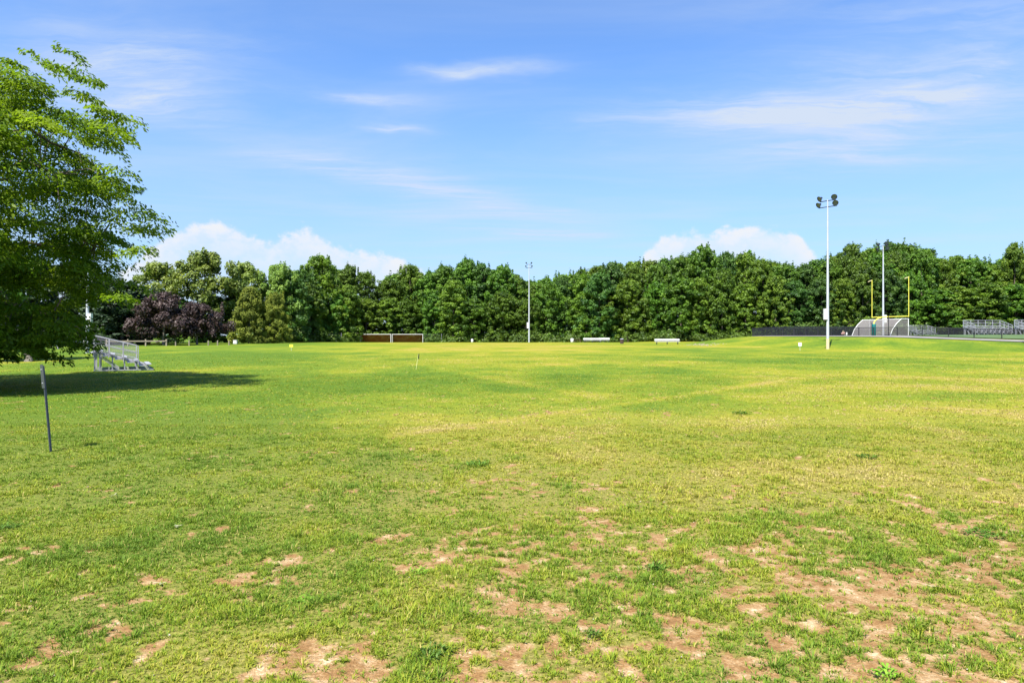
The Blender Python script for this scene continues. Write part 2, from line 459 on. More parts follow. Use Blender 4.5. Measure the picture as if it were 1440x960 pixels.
def gpt(px, py):
    Y = CAM_H * 960 / (py - 472)
    for _ in range(20):
        Y = (CAM_H - tz((px - 720) / 960 * Y, Y)) * 960 / (py - 472)
    return ((px - 720) / 960 * Y, Y)

LINE_A = (gpt(560, 612), gpt(1120, 531))
LINE_B = (gpt(586, 512), gpt(830, 556))
LINE_D = (gpt(900, 572), gpt(1190, 531))

def masks(x, y):
    n1 = fbm(x * 0.9, y * 0.9, 3, 4); n2 = fbm(x * 3.1, y * 3.1, 9, 4); n3 = fbm(x * 0.22, y * 0.22, 21, 3)
    near = sstep(11.5, 4.5, y - 0.25 * (x - 1) * (x > 1) * 0.5)
    right = sstep(-4.5, 1.5, x)
    bias = -0.124 + near * (0.062 + 0.086 * right) + 0.03 * sstep(16, 6, y) * right - 0.10 * sstep(18, 45, y)
    n4 = fbm(x * 9.5, y * 9.5, 15, 3)
    bare = sstep(0.480, 0.600, 0.17 * n1 + 0.41 * n2 + 0.42 * n4 + bias)
    big = fbm(x * 0.045 + 3, y * 0.06, 41, 3); mid = fbm(x * 0.33, y * 0.28, 55, 4)
    dry = 0.10 + 0.37 * sstep(6, 15, y) * sstep(-14, 0, x + 0.25 * (y - 20)) + 0.16 * sstep(45, 90, y) * sstep(-90, -10, x)
    dry = dry + (big - 0.5) * 1.0 + (mid - 0.5) * 0.9 + (n3 - .5) * 0.5
    la = seg_dist(x, y, *LINE_A); lb = seg_dist(x, y, *LINE_B); ld = seg_dist(x, y, *LINE_D)
    dry = dry + 0.34 * np.exp(-(la / 0.38) ** 2) + 0.28 * np.exp(-(lb / 0.7) ** 2)
    dry = dry - 0.24 * np.exp(-(ld / 0.8) ** 2)
    u = hill_dist(x, y)
    dry = dry - 0.4 * sstep(-2, 5, u)
    dry = dry - 0.22 * sstep(-1.5, -5, x + 0.1 * y) * sstep(30, 14, y)
    return bare, np.clip(dry, 0, 1)

# ------------------------------------------------------------------ ground sheet
def graded(start, fine0, fine1, step, grow, end):
    a = [fine0]; s = step
    while a[-1] < fine1: a.append(a[-1] + s)
    while a[-1] < end:
        s = min(s * grow, max(step, 0.012 * abs(a[-1])) if abs(a[-1]) < 250 else s * grow); s = max(s, step); a.append(a[-1] + s)
    b = []; v = fine0; s = step
    while v > start:
        s *= 1.12; v -= s; b.append(v)
    return np.array(b[::-1] + a)
xs_pos = graded(0, 0, 9, 0.06, 1.06, 6000); xs = np.concatenate([-xs_pos[:0:-1], xs_pos])
ys = graded(-400, 3.2, 13, 0.06, 1.05, 8000)
gx, gy = np.meshgrid(xs, ys)
gz = terrain(gx.ravel(), gy.ravel()).reshape(gx.shape)
near_w = sstep(30, 12, gy) * sstep(-6, 2, gy)
gb, gd = masks(gx.ravel(), gy.ravel()); gb = gb.reshape(gx.shape); gd = gd.reshape(gx.shape)
gz = gz - gb * 0.012 * near_w + 0.020 * near_w * (vnoise(gx * 3, gy * 3, 77) - 0.5)
V = np.stack([gx.ravel(), gy.ravel(), gz.ravel()], 1)
ny, nx = gx.shape
idx = np.arange(nx * ny).reshape(ny, nx)
F = np.stack([idx[:-1, :-1].ravel(), idx[:-1, 1:].ravel(), idx[1:, 1:].ravel(), idx[1:, :-1].ravel()], 1)

m, nt, out = new_mat('turf_and_soil')
bs = N(nt, 'ShaderNodeBsdfPrincipled'); bs.inputs['Roughness'].default_value = 0.95; bs.inputs['Specular IOR Level'].default_value = 0.1
geo = N(nt, 'ShaderNodeNewGeometry')
ab = N(nt, 'ShaderNodeAttribute', attribute_name='bare'); ad = N(nt, 'ShaderNodeAttribute', attribute_name='dry')
def gn(scale, detail=5.0, rough=0.6, off=(0, 0, 0)):
    mp = N(nt, 'ShaderNodeMapping'); mp.inputs['Location'].default_value = off
    nt.links.new(geo.outputs['Position'], mp.inputs['Vector'])
    n = N(nt, 'ShaderNodeTexNoise', i_Scale=scale, i_Detail=detail, i_Roughness=rough)
    nt.links.new(mp.outputs[0], n.inputs['Vector']); return n.outputs['Fac']
nf = gn(26, 4, 0.65); nm = gn(3.2, 6, 0.65, (5, 3, 0)); nl = gn(0.55, 5, 0.62, (9, 1, 0))
dryv = mth(nt, 'ADD', ad.outputs['Fac'], mth(nt, 'MULTIPLY', mth(nt, 'SUBTRACT', nm, 0.5), 0.75))
dryv = mth(nt, 'ADD', dryv, mth(nt, 'MULTIPLY', mth(nt, 'SUBTRACT', nf, 0.5), 0.55))
dryv = mth(nt, 'ADD', dryv, mth(nt, 'MULTIPLY', mth(nt, 'SUBTRACT', nl, 0.5), 0.6), None, True)
grass = ramp(nt, dryv, [(0.0, (0.068, 0.128, 0.010)), (0.35, (0.125, 0.178, 0.012)), (0.62, (0.195, 0.215, 0.014)), (0.85, (0.250, 0.235, 0.020)), (1.0, (0.30, 0.235, 0.045))])
tuft = smooth_map(nt, mth(nt, 'ADD', mth(nt, 'MULTIPLY', nf, 0.5), mth(nt, 'MULTIPLY', nm, 0.5)), 0.36, 0.62)
grass = mixc(nt, mth(nt, 'MULTIPLY', mth(nt, 'SUBTRACT', 1.0, tuft), 0.45), grass, (0.050, 0.085, 0.010))
thatch = ramp(nt, nf, [(0.3, (0.095, 0.08, 0.020)), (0.52, (0.20, 0.165, 0.045)), (0.72, (0.33, 0.26, 0.10))])
thin = N(nt, 'ShaderNodeAttribute', attribute_name='thin')
grass = mixc(nt, mth(nt, 'MULTIPLY', thin.outputs['Fac'], 0.80), grass, thatch)
soil = ramp(nt, mth(nt, 'ADD', mth(nt, 'MULTIPLY', gn(5, 6, 0.65, (2, 8, 0)), 0.65), mth(nt, 'MULTIPLY', gn(60, 3, 0.6), 0.35)),
            [(0.32, (0.13, 0.066, 0.025)), (0.47, (0.22, 0.125, 0.050)), (0.57, (0.32, 0.215, 0.11)), (0.65, (0.48, 0.38, 0.245))])
bm = mth(nt, 'ADD', ab.outputs['Fac'], mth(nt, 'MULTIPLY', mth(nt, 'SUBTRACT', gn(17, 6, 0.75, (1, 1, 0)), 0.5), 1.5))
bmask = smooth_map(nt, bm, 0.28, 0.75)
nt.links.new(mixc(nt, bmask, grass, soil), bs.inputs['Base Color'])
bp = N(nt, 'ShaderNodeBump', i_Strength=0.9, i_Distance=0.03)
nt.links.new(mth(nt, 'ADD', nf, mth(nt, 'MULTIPLY', nm, 1.2)), bp.inputs['Height']); nt.links.new(bp.outputs[0], bs.inputs['Normal'])
nt.links.new(bs.outputs[0], out.inputs[0])
gme = set_poly_mesh('ground', V, F, m, smooth=True)
thin_a = sstep(24, 6, gy) * (0.55 + 0.45 * sstep(-5, 0, gx))
for nm_, arr in (('bare', gb), ('dry', gd), ('thin', thin_a)):
    a = gme.attributes.new(nm_, 'FLOAT', 'POINT'); a.data.foreach_set('value', np.ascontiguousarray(arr.ravel(), np.float32))
tag(link('ground', gme), 'worn yellow green playing field with bare soil patches', 'ground', kind='structure')

# ------------------------------------------------------------------ grass blades
bm_, nt, out = new_mat('grass_blade')
at = N(nt, 'ShaderNodeAttribute', attribute_name='tint')
colr = ramp(nt, at.outputs['Fac'], [(0.0, (0.105, 0.185, 0.014)), (0.25, (0.175, 0.250, 0.017)), (0.55, (0.275, 0.295, 0.022)), (0.82, (0.37, 0.32, 0.06)), (1.0, (0.47, 0.38, 0.16))])
pb = N(nt, 'ShaderNodeBsdfPrincipled'); pb.inputs['Roughness'].default_value = 0.6; pb.inputs['Specular IOR Level'].default_value = 0.2
nt.links.new(colr, pb.inputs['Base Color'])
tl = N(nt, 'ShaderNodeBsdfTranslucent'); nt.links.new(colr, tl.inputs['Color'])
mx = N(nt, 'ShaderNodeMixShader'); mx.inputs[0].default_value = 0.3
nt.links.new(pb.outputs[0], mx.inputs[1]); nt.links.new(tl.outputs[0], mx.inputs[2]); nt.links.new(mx.outputs[0], out.inputs[0])
M['blade'] = bm_

def grass_zone(y0, y1, n, lmin, lmax, width, per, spread=0.35, dark=0.0):
    """tufts of short curved blades strewn over a strip of the field"""
    y = np.sqrt(rng.uniform(y0 * y0, y1 * y1, n)); x = rng.uniform(-0.86, 0.86, n) * y
    bare, dry = masks(x, y)
    cl = fbm(x * 2.2, y * 2.2, 91, 3); cl2 = fbm(x * 7, y * 7, 95, 2)
    dens = ((1 - bare) ** 1.2 * (0.6 + 0.4 * sstep(0.40, 0.60, 0.5 * cl + 0.5 * cl2)) + 0.11) * sstep(78, 40, y)
    keep = rng.random(n) < dens
    x, y, dry, cl, cl2, bare = x[keep], y[keep], dry[keep], cl[keep], cl2[keep], bare[keep]
    nT = len(x); z = terrain(x, y) + 0.020 * sstep(30, 12, y) * (vnoise(x * 3, y * 3, 77) - 0.5)
    z = z - bare * 0.012
    hgt = rng.uniform(lmin, lmax, nT) * (0.75 + 0.5 * sstep(0.35, 0.7, cl))
    X = np.repeat(x, per); Y = np.repeat(y, per); Z = np.repeat(z, per); H = np.repeat(hgt, per)
    nB = len(X)
    a = rng.uniform(0, 2 * PI, nB); r = np.repeat(hgt, per) * spread * rng.random(nB)
    X = X + np.cos(a) * r; Y = Y + np.sin(a) * r
    lean = rng.uniform(0.45, 1.75, nB); L = H * rng.uniform(0.6, 1.15, nB)
    d = np.stack([np.cos(a), np.sin(a)], 1)
    s = np.stack([-np.sin(a), np.cos(a)], 1)
    wv = (width * rng.uniform(0.6, 1.3, nB))[:, None]
    base = np.stack([X, Y, Z - 0.006], 1)
    m1 = base.copy(); m1[:, :2] += d * (L * 0.42 * np.sin(lean * 0.6))[:, None]; m1[:, 2] += L * 0.6 * np.cos(lean * 0.6)
    tip = m1.copy(); tip[:, :2] += d * (L * 0.55 * np.sin(lean * 1.15))[:, None]; tip[:, 2] += L * 0.5 * np.cos(np.minimum(lean * 1.15, 1.9))
    sw = np.concatenate([s * wv * 0.5, np.zeros((nB, 1))], 1)
    VV = np.stack([base - sw, base + sw, m1 + sw * 0.85, m1 - sw * 0.85, tip], 1).reshape(-1, 3)
    o = (np.arange(nB) * 5)[:, None]
    FF = np.concatenate([o + np.array([[0, 1, 2]]), o + np.array([[0, 2, 3]]), o + np.array([[3, 2, 4]])], 1).reshape(-1, 3)
    clump = fbm(x * 1.3, y * 1.3, 123, 3)
    t = np.repeat(0.14 - dark + 0.78 * dry + (clump - 0.5) * 0.75 + rng.normal(0, 0.10, nT), per) + rng.normal(0, 0.11, nB)
    t = np.where(rng.random(nB) < 0.05, 0.9, t)
    return VV, FF, np.repeat(np.clip(t, 0, 1), 3)

parts = [grass_zone(3.3, 8.5, 80000, 0.024, 0.056, 0.0068, 7),
         grass_zone(8.5, 17, 100000, 0.024, 0.052, 0.0105, 5, 0.35, -0.06),
         grass_zone(3.3, 15, 3600, 0.05, 0.095, 0.0065, 34, 0.75, 0.06),
         grass_zone(17, 36, 105000, 0.022, 0.046, 0.020, 4, 0.35, -0.13),
         grass_zone(36, 78, 90000, 0.024, 0.05, 0.040, 3, 0.35, -0.15)]
off = 0; VV = []; FF = []; TT = []
for v, f, t in parts:
    VV.append(v); FF.append(f + off); TT.append(t); off += len(v)
gr = link('grass', set_poly_mesh('grass', np.concatenate(VV), np.concatenate(FF), M['blade'], tint=np.concatenate(TT)))
tag(gr, 'short patchy grass growing over the near field', 'grass', kind='stuff')
del VV, FF, TT, parts

# ------------------------------------------------------------------ track and turf field on the embankment
EDGE = None
def ribbon(name, u0, u1, mat, label, cat, dz, step=1.0, du=None):
    """a band between two offsets past the embankment toe, laid over the slope"""
    xs = np.arange(30, 180, step); ys_ = np.arange(30, 176, step)
    X, Y = np.meshgrid(xs, ys_); U = hill_dist(X.ravel(), Y.ravel()).reshape(X.shape)
    # walk the toe line instead: points along it and their inward normals
    pts = []
    for i in range(8):
        a, b = HILL[i], HILL[i + 1]; n = max(2, int(np.hypot(*(b - a)) / step))
        for k in range(n): pts.append(a + (b - a) * k / n)
    pts = np.array(pts)
    for _ in range(60): pts[1:-1] = 0.25 * pts[:-2] + 0.5 * pts[1:-1] + 0.25 * pts[2:]
    tn = np.gradient(pts, axis=0); tn /= np.linalg.norm(tn, axis=1)[:, None]
    nr = np.stack([tn[:, 1], -tn[:, 0]], 1)
    for _ in range(40): nr[1:-1] = 0.25 * nr[:-2] + 0.5 * nr[1:-1] + 0.25 * nr[2:]
    nr /= np.linalg.norm(nr, axis=1)[:, None]
    k = int((u1 - u0) / (du or step)) + 1
    us = np.linspace(u0, u1, k)
    P = pts[:, None, :] + nr[:, None, :] * us[None, :, None]
    Z = terrain(P[..., 0].ravel(), P[..., 1].ravel()).reshape(P.shape[:2]) + dz
    Vv = np.concatenate([P.reshape(-1, 2), Z.reshape(-1, 1)], 1)
    id_ = np.arange(len(Vv)).reshape(P.shape[:2])
    Ff = np.stack([id_[:-1, :-1].ravel(), id_[1:, :-1].ravel(), id_[1:, 1:].ravel(), id_[:-1, 1:].ravel()], 1)
    o = link(name, set_poly_mesh(name, Vv, Ff, mat, smooth=True))
    tag(o, label, cat, kind='structure')
    return pts, nr
M['track'] = solid('track_asphalt', (0.21, 0.195, 0.19), (0.165, 0.155, 0.15), 0.9, scale=0.6)
M['turf'] = solid('turf_field', (0.10, 0.17, 0.05), (0.07, 0.13, 0.04), 0.95, scale=0.2)
TP, TN = ribbon('running_track', 12.0, 18.2, M['track'], 'pale grey running track along the top of the grass bank', 'track', 0.07)
ribbon('turf_field', 20.5, 62.0, M['turf'], 'green sports field behind the black fence', 'field', 0.09, du=2.0)

# ------------------------------------------------------------------ foliage
def unit(v): return v / (np.linalg.norm(v, axis=-1, keepdims=True) + 1e-9)

def leaf_quads(c, nrm, size, asp=0.62):
    """one pointed leaf-shaped face per point"""
    n = len(c); nrm = unit(nrm)
    r = unit(rng.normal(size=(n, 3))); a = unit(np.cross(nrm, r)); b = np.cross(nrm, a)
    s = size[:, None] if hasattr(size, '__len__') else np.full((n, 1), size)
    V = np.stack([c - a * s, c + b * s * asp - a * s * 0.1, c + a * s, c - b * s * asp - a * s * 0.1], 1).reshape(-1, 3)
    F = np.arange(4 * n).reshape(n, 4)
    return V, F

def cluster_leaves(cen, rads, per, size, outw=1.15, upw=0.35, rnd=0.6, tint_sd=0.18):
    """leaf faces spread through the clumps of a crown"""
    k = len(cen)
    d = unit(rng.normal(size=(k, per, 3)))
    d[..., 2] = np.where((d[..., 2] < -0.2) & (rng.random(d.shape[:2]) < 0.45), -d[..., 2], d[..., 2])
    rr = rng.random((k, per, 1)) ** 0.45
    P = cen[:, None, :] + d * rr * rads[:, None, :]
    Nn = d * outw + np.array([0, 0, upw]) + rng.normal(size=d.shape) * rnd
    sz = (size * rng.uniform(0.6, 1.25, (k, per)))
    t = np.clip(0.5 + rng.normal(0, tint_sd * 1.25, (k, 1)) + rng.normal(0, 0.16, (k, per)), 0, 1)
    V, F = leaf_quads(P.reshape(-1, 3), Nn.reshape(-1, 3), sz.ravel())
    return V, F, t.ravel()

def profile(kind, t):
    if kind == 'wood':   # leafy down to the ground, widest below the middle
        return np.interp(t, [0, .08, .3, .6, .82, 1], [.85, .98, 1, .92, .7, .25])
    if kind == 'tall':
        return np.interp(t, [0, .15, .45, .75, .92, 1], [.45, .7, 1, .95, .72, .3])
    if kind == 'round':
        return np.interp(t, [0, .12, .4, .7, .9, 1], [.55, .85, 1, .85, .5, .12])
    if kind == 'cone':
        return np.interp(t, [0, .1, .35, .7, .93, 1], [.75, 1, .92, .6, .25, .06])
    if kind == 'spread':
        return np.interp(t, [0, .1, .3, .6, .85, 1], [.85, 1, .97, .76, .42, .1])

def crown_mesh(name, kind, h0, h1, R, ncl, per, size, mat, clr=(0.75, 1.35), fill=0.5, upw=0.35):
    t = rng.random(ncl) ** 0.9
    a = rng.uniform(0, 2 * PI, ncl)
    lob = 1 + 0.22 * np.sin(a * 2 + rng.uniform(0, 6)) + 0.15 * np.sin(a * 3 + rng.uniform(0, 6) + t * 4)
    r = profile(kind, t) * R * lob * np.where(rng.random(ncl) < fill, rng.uniform(0.25, 0.8, ncl), rng.uniform(0.8, 1.05, ncl))
    z = h0 + (h1 - h0) * t
    cen = np.stack([np.cos(a) * r, np.sin(a) * r, z], 1)
    # a few upright sprigs that break the top of the outline
    k = max(4, ncl // 12)
    top = np.stack([rng.normal(0, R * 0.24, k), rng.normal(0, R * 0.24, k), h1 - rng.uniform(0.5, 2.4, k)], 1)
    cen = np.concatenate([cen, top])
    cr = rng.uniform(*clr, len(cen)); cr[-k:] *= 0.55
    rads = np.stack([cr, cr, cr * rng.uniform(0.75, 1.1, len(cen))], 1); rads[-k:, 2] = rng.uniform(1.0, 2.3, k)
    V, F, T = cluster_leaves(cen, rads, per, size, upw=upw)
    V[:, 2] = np.maximum(V[:, 2], 0.05)
    return set_poly_mesh(name, V, F, mat, tint=T), cen

def trunk_mesh(name, h, r, mat, cen=None, limbs=8, lean=(0, 0)):
    mb = MB()
    n = 7
    pts = [(lean[0] * (i / (n - 1)) ** 1.2 + random.gauss(0, r * .3) * (i > 0), lean[1] * (i / (n - 1)) + random.gauss(0, r * .3) * (i > 0), h * i / (n - 1) - 0.15 * (i == 0)) for i in range(n)]
    mb.tube(pts, [r * (1.35 if i == 0 else 1.0) * (1 - 0.8 * i / (n - 1)) for i in range(n)], 9)
    if cen is not None:
        for j in rng.choice(len(cen), min(limbs, len(cen)), replace=False):
            c = cen[j]; zz = max(0.25 * h, min(c[2] * 0.72, h * 0.9)); f = zz / h
            s = np.array((lean[0] * f ** 1.2, lean[1] * f, zz)); mid = s * 0.5 + c * 0.5 + np.array((0, 0, 0.25))
            r0 = r * (1 - 0.8 * f) * 0.55
            mb.tube([s, mid, c], [r0, r0 * 0.6, r0 * 0.2], 5)
    me = bpy.data.meshes.new(name); me.from_pydata(mb.v, [], mb.f); me.update(); me.materials.append(mat)
    me.polygons.foreach_set('use_smooth', np.ones(len(me.polygons), bool))
    return me

def make_variant(kind, h0, H, R, ncl, per, size, mat, bark, tr, limbs=7, **kw):
    cm, cen = crown_mesh('crown', kind, h0, H, R, ncl, per, size, mat, **kw)
    tm = trunk_mesh('trunk', H * 0.86, tr, bark, cen, limbs)
    return cm, tm

def tree(name, var, x, y, label, cat, s=(1, 1, 1), group=None, rz=None):
    cm, tm = var
    o = thing(name, label, cat, (x, y, tz(x, y) - 0.05), random.uniform(0, 6.28) if rz is None else rz, group)
    o.scale = s
    link('trunk', tm, o); link('crown', cm, o)
    return o

LM = [M['leafgreen'], M['leaflime'], M['leafgreen'], M['leafdeep'], M['leaflime'], M['leafgreen']]
wood_vars = [make_variant('wood', 0.5, 15, random.uniform(3.8, 4.7), 235, 120, 0.19, LM[i], M['bark'], 0.24, clr=(0.40, 1.0)) for i in range(6)]
back_vars = [make_variant(('tall', 'round', 'tall', 'wood', 'tall', 'round')[i], 3.0, 19, random.uniform(3.4, 4.6), 220, 120, 0.19, LM[(i + 2) % 6], M['bark'], 0.28, clr=(0.40, 1.05)) for i in range(6)]
air_vars = [make_variant('round', 3.0, 17, 6.6, 125, 140, 0.27, M['leafair'], M['palebark'], 0.32, 16, clr=(0.8, 1.6), fill=0.35) for _ in range(2)]
purple_vars = [make_variant('spread', 1.9, 7.8, 6.0, 110, 150, 0.22, M['leafpurple'], M['palebark'], 0.22, clr=(0.7, 1.25)) for _ in range(2)]
cedar_vars = [make_variant('cone', 0.2, 10.5, 4.3, 210, 150, 0.17, M['leafcedar'], M['bark'], 0.2, clr=(0.5, 1.0)) for _ in range(2)]
fresh_var = make_variant('round', 1.0, 9.5, 2.9, 75, 140, 0.17, M['leaffresh'], M['bark'], 0.15, clr=(0.5, 1.0))
spindly_var = make_variant('tall', 12.0, 21, 2.6, 26, 100, 0.26, M['leafgreen'], M['palebark'], 0.2, 22, clr=(0.5, 0.95), fill=0.2)

# wood edge: distance and skyline height along the bearing
EDGE_Y = ([-260, 0, 200, 320, 420, 520, 900, 1000, 1100, 1200, 1440, 1750], [116, 120, 128, 140, 152, 172, 172, 168, 163, 160, 152, 146])
SKY = ([-260, 0, 200, 330, 395, 455, 500, 522, 545, 600, 640, 700, 750, 790, 850, 900, 950, 1000, 1045, 1085, 1125, 1165, 1205, 1245, 1290, 1318, 1355, 1392, 1430, 1500, 1750],
       [378, 376, 385, 378, 371, 363, 374, 392, 374, 378, 367, 368, 386, 376, 362, 357, 352, 350, 352, 357, 366, 349, 346, 331, 331, 358, 346, 361, 344, 346, 352])
LAND = [(370, 'the olive cedar'), (475, 'the bright green sapling tree'), (548, 'the brown netted goals'), (744, 'the middle floodlight pole'),
        (838, 'the distant benches'), (938, 'the long white bench'), (1090, 'the start of the track'), (1164, 'the tall right floodlight pole'),
        (1250, 'the yellow goalpost'), (1390, 'the large bleachers')]
ORD = ['nearest', 'second', 'third', 'fourth', 'fifth', 'sixth', 'seventh', 'eighth', 'ninth', 'tenth']
rows = []
def row(px0, px1, step_m, dY, hf, jit, tag_):
    px = px0; out_ = []
    while px < px1:
        Y = np.interp(px, *EDGE_Y) + dY + random.uniform(-1.6, 1.6)
        out_.append((px + random.uniform(-jit, jit), Y)); px += step_m * 960 / Y * random.uniform(0.8, 1.2)
    for p, Y in out_: rows.append((p, Y, hf, tag_))
row(408, 1640, 6.2, 0, 0.74, 6, 'front')
row(395, 1640, 5.4, 6.5, 1.0, 5, 'back')
front_names = {}
def place_wood():
    items = {'front': [], 'back': []}
    for p, Y, hf, tg in rows: items[tg].append((p, Y, hf))
    for tg, lst in items.items():
        lst.sort()
        count = {}
        # the order of each tree to the left or right of its nearest landmark
        near = [min(range(len(LAND)), key=lambda i: abs(LAND[i][0] - p)) for p, _, _ in lst]
        for li in range(len(LAND)):
            ids = [k for k in range(len(lst)) if near[k] == li]
            lf = [k for k in ids if lst[k][0] < LAND[li][0]][::-1]; rt = [k for k in ids if lst[k][0] >= LAND[li][0]]
            for q, k in enumerate(lf): count[k] = (q, 'left', li)
            for q, k in enumerate(rt): count[k] = (q, 'right', li)
        for k, (p, Y, hf) in enumerate(lst):
            q, side, li = count[k]
            sky = np.interp(p, *SKY)
            X, Yy, z = spot(p, Y)
            H = (472 - sky) / 960 * Y + CAM_H - z
            kind = 'wood edge tree' if tg == 'front' else 'taller skyline tree'
            lab = f'{kind}, {ORD[q]} to the {side} of {LAND[li][1]}'
            if tg == 'front':
                v = wood_vars[1 if (p < 660 and random.random() < 0.4) else random.randrange(6)]; h = H * hf * random.uniform(0.72, 1.18); s = h / 15.6
                ws = 0.85 + 0.4 * random.random()
            else:
                v = random.choice(back_vars); h = H * random.uniform(0.84, 1.06); s = h / 19.7
                ws = 0.82 + 0.36 * random.random()
            tree('broadleaf_tree', v, X, Yy, lab, 'tree', (ws, ws, s), 'broadleaf trees of the far wood')
place_wood()
# third row closing the gaps, few and dark behind the rest
for q, p in enumerate(np.arange(410, 1640, 24)):
    if 505 < p < 535: continue
    Y = np.interp(p, *EDGE_Y) + 14; X, Yy, z = spot(p, Y)
    H = (472 - np.interp(p, *SKY)) / 960 * Y + CAM_H - z - 1.8
    li = min(range(len(LAND)), key=lambda i: abs(LAND[i][0] - p))
    tree('background_tree', random.choice(wood_vars), X, Yy, 'deep shaded tree filling the wood behind the skyline trees', 'tree', (1.3, 1.3, H / 15.6), 'shaded trees deep in the wood')
dark_vars = [make_variant('wood', 0.5, 15, 4.3, 200, 90, 0.24, M['leafdark'], M['bark'], 0.24, clr=(0.45, 1.1)) for _ in range(2)]
# trees at the left, beyond the locust
left = [(-190, 118, 16), (-120, 121, 15), (-60, 119, 15.5), (0, 122, 15), (55, 119, 14.5), (105, 123, 15), (140, 118, 12), (172, 116, 11), (205, 124, 10)]
for q, (p, Y, H) in enumerate(left):
    X, Yy, z = spot(p, Y)
    s = H / 15.6
    tree('dark_tree', dark_vars[q % 2], X, Yy, f'dark leafy tree behind the rail fence, {ORD[q]} of its row from the left', 'tree', (1.25, 1.25, s), 'dark trees behind the rail fence')
for i, (p, Y, H, wd, lab) in enumerate([(222, 138, 16.2, 0.9, 'pale airy tree rising behind the left purple tree'),
                                        (288, 140, 19.0, 1.0, 'tallest airy tree with sky gaps behind both purple trees'),
                                        (345, 146, 17.0, 0.8, 'airy tree rising behind the left side of the cedar'),
                                        (393, 148, 17.2, 0.75, 'airy tree rising behind the right side of the cedar')]):
    X, Yy, z = spot(p, Y)
    tree('airy_tree', air_vars[i % 2], X, Yy, lab, 'tree', (wd, wd, H / 17.8), 'airy pale trees at the left of the wood')
for i, (p, H) in enumerate([(250, 9), (300, 10), (425, 11), (330, 10)]):
    X, Yy, z = spot(p, np.interp(p, *EDGE_Y) + 4)
    tree('understorey_tree', wood_vars[i], X, Yy, ['low dark tree filling in between the two purple trees', 'low dark tree between the right purple tree and the cedar',
         'low green tree just right of the cedar', 'low dark tree behind the left side of the cedar'][i], 'tree', (1, 1, H / 15.6))
for i, (p, Y, s, lab) in enumerate([(222, 112, 0.98, 'purple leaved tree, the larger one on the left'), (277, 117, 0.86, 'purple leaved tree, the smaller darker one on the right')]):
    X, Yy, z = spot(p + (8 if i == 0 else 0), Y)
    tree('purple_leaf_tree', purple_vars[i], X, Yy, lab, 'tree', (s * (0.95 if i == 0 else 0.92), s, s * (1.04 if i == 0 else 1.0)), 'purple leaved trees')
for i, (p, Y, s, wd, lab) in enumerate([(350, 131, 0.98, 0.92, 'broad olive cedar, the fuller left one of the pair'), (386, 134, 0.9, 0.72, 'olive cedar, the narrower right one of the pair')]):
    X, Yy, z = spot(p, Y)
    tree('cedar_tree', cedar_vars[i], X, Yy, lab, 'tree', (wd, wd, s), 'olive cedars')
X, Yy, z = spot(474, 163); tree('young_tree', fresh_var, X, Yy, 'bright fresh green young tree left of the brown netted goals', 'tree', (0.95, 0.95, 1.2))
X, Yy, z = spot(1050, 178); tree('spindly_tree', spindly_var, X, Yy, 'spindly tall tree with an open top standing above the skyline', 'tree', (1, 1, 1.10))

# undergrowth along the foot of the wood
pxs = np.concatenate([rng.uniform(-200, 1640, 860)])
Yb = np.interp(pxs, *EDGE_Y) - rng.uniform(1.0, 5.0, len(pxs)); Xb = (pxs - 720) / 960 * Yb
keep = ~((pxs > 150) & (pxs < 330))
pxs, Xb, Yb = pxs[keep], Xb[keep], Yb[keep]
hb = rng.uniform(0.5, 3.6, len(pxs)) * (0.6 + 0.6 * fbm(pxs * 0.02, pxs * 0, 5, 2))
cen = np.stack([Xb, Yb, terrain(Xb, Yb) + hb * 0.5], 1)
rads = np.stack([hb * 0.75 + 0.3, hb * 0.6 + 0.3, hb * 0.6], 1)
V, F, T = cluster_leaves(cen, rads, 110, 0.22)
tag(link('undergrowth', set_poly_mesh('undergrowth', V, F, M['scrub'], tint=T)), 'leafy undergrowth along the foot of the far wood', 'undergrowth', kind='stuff')

